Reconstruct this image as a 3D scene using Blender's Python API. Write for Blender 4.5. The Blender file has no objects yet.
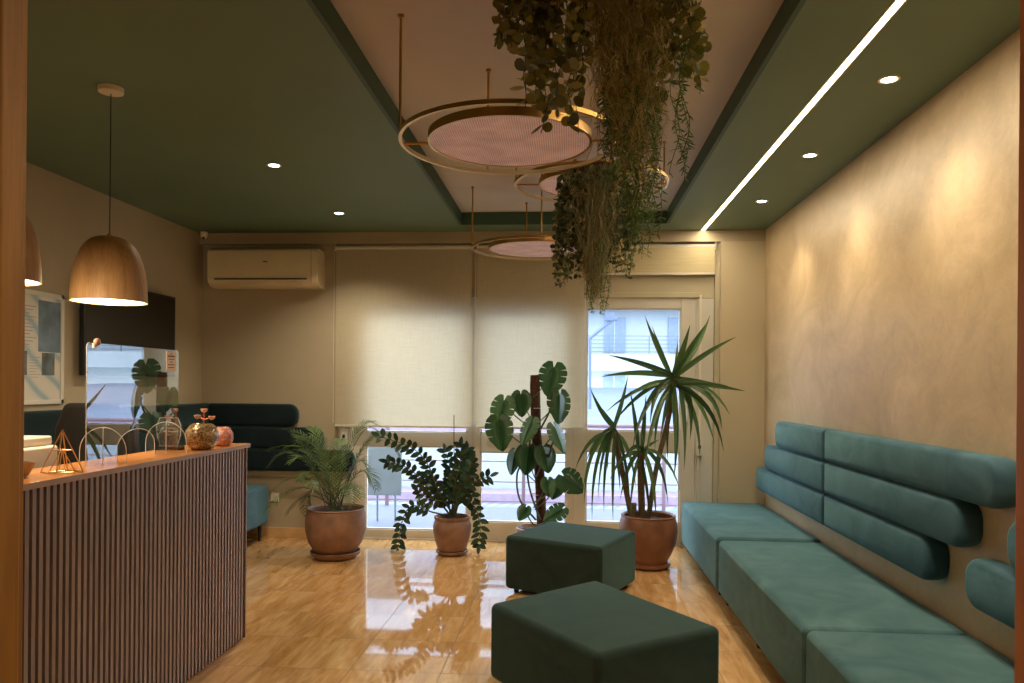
import bpy, bmesh, math, random
from mathutils import Vector, Matrix
random.seed(7)
R = math.radians
sc = bpy.context.scene
COL = sc.collection
UP = Vector((0, 0, 1))

# ------------------------------------------------------------------ camera
CH = 1.41                                   # eye height
FPX, YAW, ROLL, CX, CY = 762.0, R(4.28), R(0.5), 512.0, 385.5
cd = bpy.data.cameras.new('camera'); cam = bpy.data.objects.new('camera', cd); COL.objects.link(cam)
cd.sensor_width = 36; cd.lens = FPX / 1024 * 36
cd.shift_y = (CY - 341.5) / 1024
cd.clip_start = 0.05; cd.clip_end = 300
cam.matrix_world = Matrix.Translation((0, 0, CH)) @ Matrix.Rotation(YAW, 4, 'Z') @ Matrix.Rotation(R(90), 4, 'X') @ Matrix.Rotation(ROLL, 4, 'Z')
sc.camera = cam

def at(x, y, Y):
    """world point at depth Y seen at photo position x, y (used to measure plants)"""
    dx, dy = x - CX, y - CY
    a = (dx * math.cos(ROLL) + dy * math.sin(ROLL)) / FPX
    b = (dx * math.sin(ROLL) - dy * math.cos(ROLL)) / FPX
    d = (a * math.cos(YAW) - math.sin(YAW), a * math.sin(YAW) + math.cos(YAW), b)
    t = Y / d[1]
    return Vector((d[0] * t, Y, CH + d[2] * t))

# ------------------------------------------------------------------ materials
def srgb(c):
    return tuple(((v / 255) / 12.92 if v / 255 <= .04045 else ((v / 255 + .055) / 1.055) ** 2.4) for v in c) + (1,)

class N:
    def __init__(s, name):
        s.m = bpy.data.materials.new(name); s.m.use_nodes = True
        s.t = s.m.node_tree; s.t.nodes.clear()
        s.out = s.t.nodes.new('ShaderNodeOutputMaterial')
    def new(s, ty, **k):
        n = s.t.nodes.new(ty)
        for a, v in k.items():
            if a.startswith('i_'):
                a = a[2:]
                n.inputs[int(a) if a.isdigit() else a.replace('_', ' ')].default_value = v
            else: setattr(n, a, v)
        return n
    def link(s, a, b): s.t.links.new(a, b)
    def pos(s, scale=(1, 1, 1), rot=(0, 0, 0), obj=False):
        if obj:
            g = s.new('ShaderNodeTexCoord'); o = g.outputs['Object']
        else:
            g = s.new('ShaderNodeNewGeometry'); o = g.outputs['Position']
        mp = s.new('ShaderNodeMapping'); mp.inputs['Scale'].default_value = scale; mp.inputs['Rotation'].default_value = rot
        s.link(o, mp.inputs[0]); return mp.outputs[0]
    def noise(s, vec, scale, detail=3, rough=.5, dist=0):
        n = s.new('ShaderNodeTexNoise'); n.inputs['Scale'].default_value = scale
        n.inputs['Detail'].default_value = detail; n.inputs['Roughness'].default_value = rough; n.inputs['Distortion'].default_value = dist
        s.link(vec, n.inputs['Vector']); return n.outputs['Fac']
    def ramp(s, fac, stops):
        r = s.new('ShaderNodeValToRGB'); e = r.color_ramp.elements
        while len(e) < len(stops): e.new(.5)
        for el, (p, c) in zip(e, stops): el.position = p; el.color = c
        s.link(fac, r.inputs[0]); return r.outputs[0]
    def math(s, op, a, b=None):
        n = s.new('ShaderNodeMath', operation=op)
        for k, v in enumerate((a, b)):
            if v is None: continue
            if isinstance(v, (int, float)): n.inputs[k].default_value = v
            else: s.link(v, n.inputs[k])
        return n.outputs[0]
    def mix(s, f, a, b, mode='MIX'):
        n = s.new('ShaderNodeMix', data_type='RGBA', blend_type=mode)
        for sock, v in ((n.inputs[0], f), (n.inputs[6], a), (n.inputs[7], b)):
            if isinstance(v, (int, float, tuple)): sock.default_value = v
            else: s.link(v, sock)
        return n.outputs[2]
    def bsdf(s, col, rough=.5, metal=0, bump=None, bs=.2, bd=.01, **k):
        b = s.new('ShaderNodeBsdfPrincipled')
        if isinstance(col, tuple): b.inputs['Base Color'].default_value = col
        else: s.link(col, b.inputs['Base Color'])
        if isinstance(rough, (int, float)): b.inputs['Roughness'].default_value = rough
        else: s.link(rough, b.inputs['Roughness'])
        b.inputs['Metallic'].default_value = metal
        for a, v in k.items(): b.inputs[a.replace('_', ' ')].default_value = v
        if bump is not None:
            n = s.new('ShaderNodeBump'); n.inputs['Strength'].default_value = bs; n.inputs['Distance'].default_value = bd
            s.link(bump, n.inputs['Height']); s.link(n.outputs[0], b.inputs['Normal'])
        s.link(b.outputs[0], s.out.inputs[0]); return b

def plain(name, rgb, rough=.5, metal=0, var=.12, scale=6, bump=0, obj=False, **k):
    n = N(name); c = srgb(rgb)
    v = n.pos(obj=obj); f = n.noise(v, scale, 4)
    lo = tuple(x * (1 - var) for x in c[:3]) + (1,); hi = tuple(min(1, x * (1 + var)) for x in c[:3]) + (1,)
    colr = n.ramp(f, [(.3, lo), (.7, hi)])
    n.bsdf(colr, rough, metal, bump=n.noise(v, scale * 12, 3) if bump else None, bs=bump, **k)
    return n.m

def wood(name, dark, light, along='Z', scale=1.0, rough=.45, **k):
    n = N(name)
    s = {'X': (.6, 9, 9), 'Y': (9, .6, 9), 'Z': (9, 9, .6)}[along]
    v = n.pos(tuple(a * scale for a in s))
    f1 = n.noise(v, 1.6, 5, .6, .6)
    v2 = n.pos(tuple(a * scale * 6 for a in s)); f2 = n.noise(v2, 2.0, 3, .6)
    f = n.math('ADD', n.math('MULTIPLY', f1, .65), n.math('MULTIPLY', f2, .35))
    n.bsdf(n.ramp(f, [(.33, srgb(dark)), (.66, srgb(light))]), rough, bump=f2, bs=.05, **k)
    return n.m

def emit(name, rgb, strength):
    n = N(name); e = n.new('ShaderNodeEmission'); e.inputs[0].default_value = srgb(rgb); e.inputs[1].default_value = strength
    n.link(e.outputs[0], n.out.inputs[0]); return n.m

def velvet(name, dark, light):
    n = N(name)
    v = n.pos((1, 1, 1.6)); a = n.noise(v, 3.2, 5, .62, 1.2)
    b = n.noise(n.pos(), 420, 2)
    n.bsdf(n.ramp(a, [(.3, srgb(dark)), (.7, srgb(light))]), .82, bump=n.math('ADD', n.math('MULTIPLY', a, 1.2), n.math('MULTIPLY', b, .5)), bs=.25, bd=.006,
           Sheen_Weight=.45, Sheen_Roughness=.4, Sheen_Tint=srgb((150, 205, 205)), Specular_IOR_Level=.2)
    return n.m

def pane(name, tint=(1, 1, 1, 1), refl=.10, rough=.0, fres=False):
    n = N(name)
    t = n.new('ShaderNodeBsdfTransparent'); t.inputs[0].default_value = tint
    g = n.new('ShaderNodeBsdfGlossy'); g.inputs['Roughness'].default_value = rough
    m = n.new('ShaderNodeMixShader')
    if fres:
        lw = n.new('ShaderNodeLayerWeight'); lw.inputs[0].default_value = .5
        f = n.math('ADD', n.math('MULTIPLY', lw.outputs['Facing'], refl), .035)
        n.link(f, m.inputs[0])
    else: m.inputs[0].default_value = refl
    n.link(t.outputs[0], m.inputs[1]); n.link(g.outputs[0], m.inputs[2]); n.link(m.outputs[0], n.out.inputs[0])
    return n.m

M = {}
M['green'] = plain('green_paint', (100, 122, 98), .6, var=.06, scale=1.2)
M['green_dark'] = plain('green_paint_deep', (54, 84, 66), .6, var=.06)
M['coffer'] = plain('coffer_paint', (198, 190, 180), .8, var=.05, scale=2)
M['wall'] = plain('taupe_wall_paint', (172, 158, 132), .75, var=.05, scale=1.5, bump=.03)
M['wall_cream'] = plain('cream_wall_paint', (188, 174, 144), .7, var=.05, scale=1.5, bump=.03)
M['corridor'] = plain('corridor_paint', (190, 175, 150), .8)
# polished stucco
n = N('polished_stucco'); v = n.pos((1, 1, 1.3))
a = n.noise(v, 1.7, 6, .62, 1.4); b = n.noise(v, 6.5, 6, .7, 2.0); f = n.math('ADD', n.math('MULTIPLY', a, .6), n.math('MULTIPLY', b, .4))
col = n.ramp(f, [(.34, srgb((172, 150, 116))), (.5, srgb((192, 168, 130))), (.66, srgb((208, 184, 150)))])
rg = n.ramp(b, [(.3, (.28, .28, .28, 1)), (.7, (.5, .5, .5, 1))])
n.bsdf(col, rg, bump=f, bs=.12, bd=.02, Specular_IOR_Level=.55); M['stucco'] = n.m
# floor tiles
n = N('travertine_tiles'); g = n.new('ShaderNodeNewGeometry'); sp = n.new('ShaderNodeSeparateXYZ'); n.link(g.outputs['Position'], sp.inputs[0])
T = .455
ux = n.math('DIVIDE', n.math('ADD', sp.outputs[0], .612 + T * 20), T); uy = n.math('DIVIDE', n.math('SUBTRACT', sp.outputs[1], 3.69 - T * 20), T)
def edge(u):
    fr = n.math('FRACT', u); return n.math('MINIMUM', fr, n.math('SUBTRACT', 1.0, fr))
e = n.math('MINIMUM', edge(ux), edge(uy)); grout = n.math('LESS_THAN', e, .0058)
cell = n.new('ShaderNodeCombineXYZ'); n.link(n.math('FLOOR', ux), cell.inputs[0]); n.link(n.math('FLOOR', uy), cell.inputs[1])
wn = n.new('ShaderNodeTexWhiteNoise'); n.link(cell.outputs[0], wn.inputs[0])
vm = n.new('ShaderNodeVectorMath', operation='MULTIPLY_ADD'); n.link(wn.outputs['Color'], vm.inputs[0]); vm.inputs[1].default_value = (6, 6, 6)
n.link(g.outputs['Position'], vm.inputs[2])
mp = n.new('ShaderNodeMapping'); mp.inputs['Rotation'].default_value = (0, 0, R(32)); mp.inputs['Scale'].default_value = (7, 1.5, 1); n.link(vm.outputs[0], mp.inputs[0])
va = n.noise(mp.outputs[0], 1.5, 6, .62, .8)
mp2 = n.new('ShaderNodeMapping'); mp2.inputs['Rotation'].default_value = (0, 0, R(32)); mp2.inputs['Scale'].default_value = (30, 3, 1); n.link(vm.outputs[0], mp2.inputs[0])
vb = n.noise(mp2.outputs[0], 1.5, 4, .6, .4)
f = n.math('ADD', n.math('MULTIPLY', va, .7), n.math('MULTIPLY', vb, .3))
col = n.ramp(f, [(.3, srgb((170, 120, 66))), (.5, srgb((208, 160, 102))), (.72, srgb((234, 198, 148)))])
col = n.mix(grout, col, srgb((128, 94, 60)))
rough = n.math('ADD', n.math('MULTIPLY', grout, .5), n.math('ADD', n.math('MULTIPLY', va, .05), .035))
wv = n.noise(n.pos(), 3.2, 2)
n.bsdf(col, rough, bump=n.math('SUBTRACT', n.math('MULTIPLY', wv, .25), grout), bs=.14, bd=.004, IOR=1.62, Coat_Weight=.6, Coat_Roughness=.02, Coat_IOR=1.6); M['floor'] = n.m
M['skirt'] = plain('skirting_tile', (205, 168, 120), .25, var=.15, scale=9)
M['door_wood'] = wood('golden_oak', (128, 84, 30), (176, 126, 56), 'Z', .8, .4)
M['door_wood_r'] = wood('orange_oak', (140, 78, 34), (178, 104, 52), 'Z', .8, .4)
M['lamp_wood'] = wood('ash_veneer', (146, 108, 66), (188, 148, 100), 'Z', 1.6, .5)
M['top_wood'] = wood('orange_counter_wood', (196, 122, 62), (228, 160, 96), 'Y', .9, .22)
M['top_edge'] = plain('counter_edge', (176, 150, 132), .35)
M['slat'] = wood('greyed_slat', (134, 118, 118), (166, 150, 148), 'Z', 1.2, .4)
M['groove'] = plain('wine_groove', (46, 14, 20), .6)
M['velvet'] = velvet('teal_velvet', (52, 84, 90), (84, 114, 116))
M['velvet_dark'] = velvet('deep_green_velvet', (30, 46, 43), (44, 62, 57))
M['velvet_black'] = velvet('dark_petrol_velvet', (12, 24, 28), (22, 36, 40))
M['velvet_back'] = velvet('petrol_velvet', (46, 76, 90), (74, 106, 120))
M['black'] = plain('black_plastic', (16, 14, 14), .4)
M['black_leather'] = plain('black_leather', (22, 20, 20), .5, bump=.1)
M['white'] = plain('white_plastic', (226, 218, 200), .35, var=.03)
M['ac'] = plain('ivory_plastic', (222, 205, 170), .35, var=.03)
M['cream_alu'] = plain('cream_aluminium', (206, 202, 190), .4, var=.03)
M['cream_box'] = plain('cream_shutter_box', (186, 176, 148), .55, var=.04)
M['gold'] = plain('brushed_brass', (190, 148, 84), .3, 1, var=.1)
M['goldw'] = plain('pale_gold_wire', (224, 184, 128), .3, 1, var=.05)
M['ring_in'] = plain('ring_pale_inside', (214, 196, 160), .5)
M['terra'] = plain('terracotta', (138, 104, 84), .6, var=.3, scale=9, bump=.2)
M['terra2'] = plain('glazed_terracotta', (132, 88, 64), .35, var=.25, scale=9, bump=.1)
M['soil'] = plain('soil', (48, 34, 26), .95, var=.5, scale=40, bump=.6)
M['moss_pole'] = plain('coir_pole', (92, 58, 42), .95, var=.4, scale=60, bump=.8)
M['bark'] = plain('cane_bark', (104, 88, 62), .85, var=.35, scale=50, bump=.5)
def leafm(name, rgb, rgb2, rough=.42, tr=.25):
    n = N(name); g = n.new('ShaderNodeNewGeometry')
    c = n.ramp(g.outputs['Random Per Island'], [(0, srgb(rgb)), (1, srgb(rgb2))])
    p = n.bsdf(c, rough); t = n.new('ShaderNodeBsdfTranslucent'); n.link(c, t.inputs[0])
    m = n.new('ShaderNodeMixShader'); m.inputs[0].default_value = tr
    n.link(p.outputs[0], m.inputs[1]); n.link(t.outputs[0], m.inputs[2]); n.link(m.outputs[0], n.out.inputs[0]); return n.m
M['palm'] = leafm('palm_leaf', (50, 76, 46), (104, 128, 70))
M['zz'] = leafm('glossy_dark_leaf', (22, 48, 36), (46, 76, 52), .3, .12)
M['monstera'] = leafm('split_leaf', (34, 68, 40), (70, 108, 60), .35, .3)
M['yucca'] = leafm('sword_leaf', (44, 72, 42), (90, 118, 66), .4, .3)
M['euca'] = leafm('round_leaf_olive', (84, 82, 34), (142, 132, 60), .5, .3)
M['euca2'] = leafm('small_round_leaf_grey', (66, 82, 58), (124, 136, 98), .6, .3)
M['string'] = leafm('dry_strings', (142, 124, 66), (190, 170, 104), .7, .3)
M['moss'] = leafm('pale_moss_strings', (134, 130, 92), (182, 174, 132), .8, .3)
M['fern'] = leafm('needle_green', (58, 86, 42), (108, 134, 70), .6, .3)
M['flowerp'] = leafm('pale_blossom', (200, 180, 120), (226, 208, 150), .6, .3)
M['stem'] = plain('green_stem', (66, 80, 44), .5)
M['glass'] = pane('window_glass', (.92, .96, 1, 1), .12, 0, True)
M['acrylic'] = pane('clear_acrylic', (.90, .92, .94, 1), .85, 0, True)
M['acr_edge'] = plain('acrylic_edge', (225, 225, 230), .2, var=.02)
M['acr_clear'] = pane('acrylic_foot', (.94, .95, .96, 1), .25, 0, True)
M['lit'] = emit('warm_led', (255, 226, 176), 14)
M['down'] = emit('downlight_glow', (255, 238, 205), 16)
M['lampglow'] = emit('lamp_diffuser', (255, 232, 190), 5)
# blinds: translucent screen cloth
n = N('blind_cloth'); v = n.pos((1, 1, 1)); w1 = n.noise(n.pos((2, 2, 160)), 4, 2); w2 = n.noise(n.pos((160, 2, 2)), 4, 2)
c = n.ramp(n.math('ADD', n.math('MULTIPLY', w1, .5), n.math('MULTIPLY', w2, .5)), [(.35, srgb((196, 184, 154))), (.65, srgb((216, 204, 176)))])
d = n.new('ShaderNodeBsdfDiffuse'); t = n.new('ShaderNodeBsdfTranslucent'); m = n.new('ShaderNodeMixShader'); m.inputs[0].default_value = .36
n.link(c, d.inputs[0]); n.link(c, t.inputs[0]); n.link(d.outputs[0], m.inputs[1]); n.link(t.outputs[0], m.inputs[2]); n.link(m.outputs[0], n.out.inputs[0]); M['blind'] = n.m
n = N('blind_cloth_gold'); n.bsdf(n.ramp(n.noise(n.pos((1, 1, 40)), 6, 2), [(.3, srgb((188, 174, 134))), (.7, srgb((202, 188, 150)))]), .7); M['blind_roll'] = n.m
# ring disc fabric with fine ribs
n = N('ribbed_pink_fabric'); v = n.pos((1, 1, 1)); wv = n.new('ShaderNodeTexWave'); wv.inputs['Scale'].default_value = 34; wv.inputs['Distortion'].default_value = 1.5; n.link(v, wv.inputs[0])
f = n.math('ADD', n.math('MULTIPLY', wv.outputs['Fac'], .35), n.math('MULTIPLY', n.noise(v, 9, 4), .65))
n.bsdf(n.ramp(f, [(.25, srgb((160, 124, 118))), (.75, srgb((226, 198, 190)))]), .7, Emission_Color=srgb((255, 205, 190)), Emission_Strength=.08); M['pink'] = n.m
# brass glints
M['tarp'] = None

# ------------------------------------------------------------------ mesh helpers
class MB:
    def __init__(s): s.v = []; s.f = []
    def add(s, vs, fs):
        o = len(s.v); s.v += [tuple(x) for x in vs]; s.f += [tuple(i + o for i in f) for f in fs]; return s
    def box(s, x0, x1, y0, y1, z0, z1):
        return s.add([(x0, y0, z0), (x1, y0, z0), (x1, y1, z0), (x0, y1, z0), (x0, y0, z1), (x1, y0, z1), (x1, y1, z1), (x0, y1, z1)],
                     [(0, 3, 2, 1), (4, 5, 6, 7), (0, 1, 5, 4), (1, 2, 6, 5), (2, 3, 7, 6), (3, 0, 4, 7)])
    def prism(s, poly, axis, a, b):
        """extrude a 2D polygon; axis X: poly is (y,z); axis Y: (x,z); axis Z: (x,y)"""
        def p(q, w): return {'X': (w, q[0], q[1]), 'Y': (q[0], w, q[1]), 'Z': (q[0], q[1], w)}[axis]
        k = len(poly); vs = [p(q, a) for q in poly] + [p(q, b) for q in poly]
        return s.add(vs, [tuple(range(k))[::-1], tuple(range(k, 2 * k))] + [(i, (i + 1) % k, k + (i + 1) % k, k + i) for i in range(k)])
    def lathe(s, c, prof, seg=40, cap=True):
        vs = []; fs = []
        for r, z in prof:
            for i in range(seg):
                a = 2 * math.pi * i / seg; vs.append((c[0] + r * math.cos(a), c[1] + r * math.sin(a), c[2] + z))
        for k in range(len(prof) - 1):
            for i in range(seg):
                j = (i + 1) % seg; fs.append((k * seg + i, k * seg + j, (k + 1) * seg + j, (k + 1) * seg + i))
        if cap:
            fs.append(tuple(range(seg))[::-1]); o = (len(prof) - 1) * seg; fs.append(tuple(range(o, o + seg)))
        return s.add(vs, fs)
    def torus_band(s, c, r0, r1, z0, z1, seg=96):
        prof = [(r0, z0), (r1, z0), (r1, z1), (r0, z1), (r0, z0)]
        return s.lathe(c, prof, seg, cap=False)
    def tube(s, pts, r, seg=8, close=False):
        pts = [Vector(p) for p in pts]; k = len(pts); vs = []; fs = []
        rr = r if isinstance(r, (list, tuple)) else [r] * k
        ref = None
        for i, p in enumerate(pts):
            t = (pts[min(i + 1, k - 1)] - pts[max(i - 1, 0)])
            if close: t = pts[(i + 1) % k] - pts[i - 1]
            t = t.normalized() if t.length > 1e-9 else UP
            if ref is None: ref = t.orthogonal().normalized()
            u = (ref - t * ref.dot(t)); u = u.normalized() if u.length > 1e-6 else t.orthogonal().normalized()
            ref = u; w = t.cross(u)
            for j in range(seg):
                a = 2 * math.pi * j / seg; vs.append(p + (u * math.cos(a) + w * math.sin(a)) * rr[i])
        n_ = k if close else k - 1
        for i in range(n_):
            for j in range(seg):
                b = (i + 1) % k; fs.append((i * seg + j, i * seg + (j + 1) % seg, b * seg + (j + 1) % seg, b * seg + j))
        if not close: fs += [tuple(range(seg))[::-1], tuple(range((k - 1) * seg, k * seg))]
        return s.add(vs, fs)
    def sphere(s, c, r, seg=20, rings=12, sz=1.0):
        prof = [(max(r * math.sin(math.pi * i / rings), 1e-4), -r * sz * math.cos(math.pi * i / rings)) for i in range(rings + 1)]
        return s.lathe(c, prof, seg)
    def blade(s, pts, w, side, fold=0.0):
        """ribbon leaf along pts with half widths w; side vector gives the leaf plane"""
        vs = []; fs = []; k = len(pts)
        for i, p in enumerate(pts):
            t = (Vector(pts[min(i + 1, k - 1)]) - Vector(pts[max(i - 1, 0)])).normalized()
            sd = side - t * side.dot(t); sd = sd.normalized() if sd.length > 1e-5 else t.orthogonal().normalized()
            nn = t.cross(sd)
            vs += [Vector(p) - sd * w[i] + nn * fold * w[i], Vector(p), Vector(p) + sd * w[i] + nn * fold * w[i]]
        for i in range(k - 1):
            a = 3 * i; fs += [(a, a + 1, a + 4, a + 3), (a + 1, a + 2, a + 5, a + 4)]
        return s.add(vs, fs)
    def disc(s, c, u, w, r, seg=8):
        vs = [Vector(c)] + [Vector(c) + u * r * math.cos(2 * math.pi * i / seg) + w * r * math.sin(2 * math.pi * i / seg) for i in range(seg)]
        return s.add(vs, [(0, 1 + i, 1 + (i + 1) % seg) for i in range(seg)])
    def build(s, name, mat, parent=None, bevel=0, seg=2, smooth=False, fix=True, loc=None, weld=False):
        me = bpy.data.meshes.new(name); o = bpy.data.objects.new(name, me); COL.objects.link(o)
        if parent is None:
            if loc is None:
                xs = [v[0] for v in s.v]; ys = [v[1] for v in s.v]; zs = [v[2] for v in s.v]
                loc = ((min(xs) + max(xs)) / 2, (min(ys) + max(ys)) / 2, min(zs))
            o.location = loc; off = Vector(loc)
        else:
            off = Vector((0, 0, 0)); q = parent
            while q is not None: off += q.location; q = q.parent
            o.parent = parent
        me.from_pydata([tuple(Vector(v) - off) for v in s.v], [], s.f)
        if fix:
            bm = bmesh.new(); bm.from_mesh(me); bmesh.ops.recalc_face_normals(bm, faces=bm.faces); bm.to_mesh(me); bm.free()
        if weld:
            bm = bmesh.new(); bm.from_mesh(me); bmesh.ops.remove_doubles(bm, verts=bm.verts, dist=1e-5); bm.to_mesh(me); bm.free()
            for p in me.polygons: p.use_smooth = True
        me.materials.append(M[mat] if isinstance(mat, str) else mat)
        if smooth or bevel:
            for p in me.polygons: p.use_smooth = True
            if smooth is True or bevel:
                me.set_sharp_from_angle(angle=R(35))
        if bevel:
            b = o.modifiers.new('bevel', 'BEVEL'); b.width = bevel; b.segments = seg; b.limit_method = 'ANGLE'; b.angle_limit = R(40); b.harden_normals = True
        return o

def tag(o, label=None, cat=None, group=None, kind=None):
    if label: o['label'] = label
    if cat: o['category'] = cat
    if group: o['group'] = group
    if kind: o['kind'] = kind
    return o
def thing(name, loc, label, cat, group=None):
    o = bpy.data.objects.new(name, None); COL.objects.link(o); o.location = loc; o.empty_display_size = .1
    return tag(o, label, cat, group)
def struct(o): return tag(o, kind='structure')
def dup(root, loc, label=None, group=None):
    r = root.copy(); COL.objects.link(r); r.location = loc
    if label: r['label'] = label
    if group: r['group'] = group
    for ch in list(root.children):
        c = ch.copy(); COL.objects.link(c); c.parent = r
        for g in list(ch.children):
            d = g.copy(); COL.objects.link(d); d.parent = c
    return r

def bez(p0, p1, p2, k):
    p0, p1, p2 = Vector(p0), Vector(p1), Vector(p2)
    return [(1 - t) ** 2 * p0 + 2 * t * (1 - t) * p1 + t * t * p2 for t in [i / (k - 1) for i in range(k)]]
def spline(pts, per=6):
    pts = [Vector(p) for p in pts]; out = []
    P = [pts[0] * 2 - pts[1]] + pts + [pts[-1] * 2 - pts[-2]]
    for i in range(1, len(P) - 2):
        for k in range(per):
            t = k / per; a, b, c, d = P[i - 1], P[i], P[i + 1], P[i + 2]
            out.append(.5 * ((2 * b) + (c - a) * t + (2 * a - 5 * b + 4 * c - d) * t * t + (-a + 3 * b - 3 * c + d) * t ** 3))
    out.append(pts[-1]); return out
def rv(): return Vector((random.uniform(-1, 1), random.uniform(-1, 1), random.uniform(-1, 1))).normalized()

# ------------------------------------------------------------------ room shell
XL, XR, YB, H = -3.39, 1.69, 6.82, 2.78
YF = 1.0                                     # front wall (camera looks through its doorway)
struct(MB().box(XL - .2, XR + .2, -1.6, YB + .1, -.08, 0).build('floor', 'floor'))
struct(MB().box(XL - .15, XL, YF, YB + .15, 0, 3.1).build('wall_left', 'wall'))
struct(MB().box(XR, XR + .15, YF, YB + .15, 0, 3.1).build('wall_right', 'stucco'))
# back wall with the window opening, header beam and right-hand pier
OX0, OX1, OZ1 = -2.10, 1.27, 2.63
w = MB(); w.box(XL, OX0, YB, YB + .15, 0, 3.1); w.box(OX0, OX1, YB, YB + .15, OZ1, 3.1)
struct(w.build('wall_back', 'wall'))
w = MB(); w.box(XL, XR, YB - .07, YB, 2.68, H); struct(w.build('trim_1', 'wall'))
w = MB(); w.box(OX1 + .04, XR, YB - .07, YB + .15, 0, 2.68); struct(w.build('trim_2', 'wall_cream'))
# front wall around the doorway
DX0, DX1 = -.90, .70
w = MB(); w.box(XL, DX0, YF - .12, YF + .04, 0, 3.1); w.box(DX1, XR, YF - .12, YF + .04, 0, 3.1); w.box(DX0, DX1, YF - .12, YF + .04, 2.3, 3.1)
struct(w.build('wall_front', 'wall'))
w = MB(); w.box(-1.0, -.90, YF - .17, YF + .06, 0, 2.38); w.box(-.90, -.755, YF - .04, YF, 0, 2.29)
w.box(-.90, -.783, YF + .002, YF + .045, 0, 2.29); w.box(-1.0, .8, YF - .15, YF + .06, 2.29, 2.38)
struct(w.build('trim_3', 'door_wood', bevel=.003))
w = MB(); w.box(.5585, .70, YF - .04, YF, 0, 2.29); w.box(.59, .70, YF, YF + .03, 0, 2.29); w.box(.70, .80, YF - .17, YF + .06, 0, 2.38)
struct(w.build('trim_4', 'door_wood_r', bevel=.003))
# corridor the camera stands in
w = MB(); w.box(-1.6, -1.5, -1.5, YF - .12, 0, 2.6); w.box(1.4, 1.5, -1.5, YF - .12, 0, 2.6); w.box(-1.6, 1.5, -1.6, -1.5, 0, 2.6); struct(w.build('wall_corridor', 'corridor'))
struct(MB().box(-1.6, 1.5, -1.6, YF - .12, 2.6, 2.7).build('ceiling_corridor', 'corridor'))
# lowered green ceiling with recess
CX0, CX1, CY0, CY1, CZ = -.93, .805, 1.45, 6.46, 2.885
w = MB(); w.box(XL, CX0, YF, YB + .0, H, H + .03); w.box(CX1, XR, YF, YB, H, H + .03); w.box(CX0, CX1, YF, CY0, H, H + .03); w.box(CX0, CX1, CY1, YB, H, H + .03)
struct(w.build('ceiling', 'green'))
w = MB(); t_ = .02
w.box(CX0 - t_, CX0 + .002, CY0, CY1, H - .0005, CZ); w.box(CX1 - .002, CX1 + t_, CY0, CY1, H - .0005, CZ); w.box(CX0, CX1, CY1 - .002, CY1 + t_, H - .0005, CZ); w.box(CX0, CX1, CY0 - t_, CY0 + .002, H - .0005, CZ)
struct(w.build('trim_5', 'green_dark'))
struct(MB().box(CX0 - .05, CX1 + .05, CY0 - .05, CY1 + .05, CZ, CZ + .05).build('ceiling_recess', 'coffer'))
struct(MB().box(XL - .15, XR + .15, YF - .15, YB + .15, 3.05, 3.12).build('ceiling_slab', 'coffer'))
# skirting
struct(MB().box(XL, OX0 - .002, YB - .012, YB, 0, .09).build('baseboard_back', 'skirt', bevel=.002))
struct(MB().box(XL, XL + .012, YF + .05, YB - .012, 0, .09).build('baseboard_left', 'skirt', bevel=.002))
struct(MB().box(XR - .012, XR, YF + .05, YB - .07, 0, .045).build('baseboard_right', 'skirt', bevel=.002))
struct(MB().box(XL, -1.98, YB - .035, YB, .56, .615).build('trim_6', 'wall', bevel=.004))

# ------------------------------------------------------------------ windows
YW = YB + .03
def sash(name, x0, x1, z0, z1, gx0, gx1, panes):
    root = bpy.data.objects.new(name, None); COL.objects.link(root); root.location = ((x0 + x1) / 2, YW, z0); struct(root)
    f = MB(); y0, y1 = YW, YW + .06
    f.box(x0, gx0, y0, y1, z0, z1); f.box(gx1, x1, y0, y1, z0, z1)
    zz = [z0] + [q for p in panes for q in p] + [z1]
    for k in range(0, len(zz), 2): f.box(gx0, gx1, y0 + .001, y1 - .001, zz[k], zz[k + 1])
    fr = f.build('window_frame', 'cream_alu', root, bevel=.004)
    g = MB()
    for a, b in panes: 
        bd = MB(); 
        for q in ((gx0, gx0 + .012, a, b), (gx1 - .012, gx1, a, b), (gx0, gx1, a, a + .012), (gx0, gx1, b - .012, b)): bd.box(q[0], q[1], y0 + .012, y1 - .012, q[2], q[3])
        bd.build('glazing_bead', 'cream_alu', root)
        MB().add([(gx0, YW + .03, a), (gx1, YW + .03, a), (gx1, YW + .03, b), (gx0, YW + .03, b)], [(0, 1, 2, 3)]).build('window_pane', 'glass', root, fix=False)
    return root
s1 = sash('window_1', -1.96, -.865, .0, 2.20, -1.85, -.915, [(.085, .85), (.975, 2.10)])
s2 = sash('window_2', -.865, .045, .0, 2.20, -.795, -.018, [(.172, .81), (.975, 2.10)])
s3 = sash('door_1', .045, 1.115, .0, 2.20, .155, .985, [(.19, .83), (1.01, 2.105)])
h = MB(); h.box(1.035, 1.055, YW - .035, YW - .0, 1.1, 1.25); h.box(1.03, 1.06, YW - .012, YW, 1.02, 1.13); h.build('door_handle', 'cream_alu', s3, bevel=.004)
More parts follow.
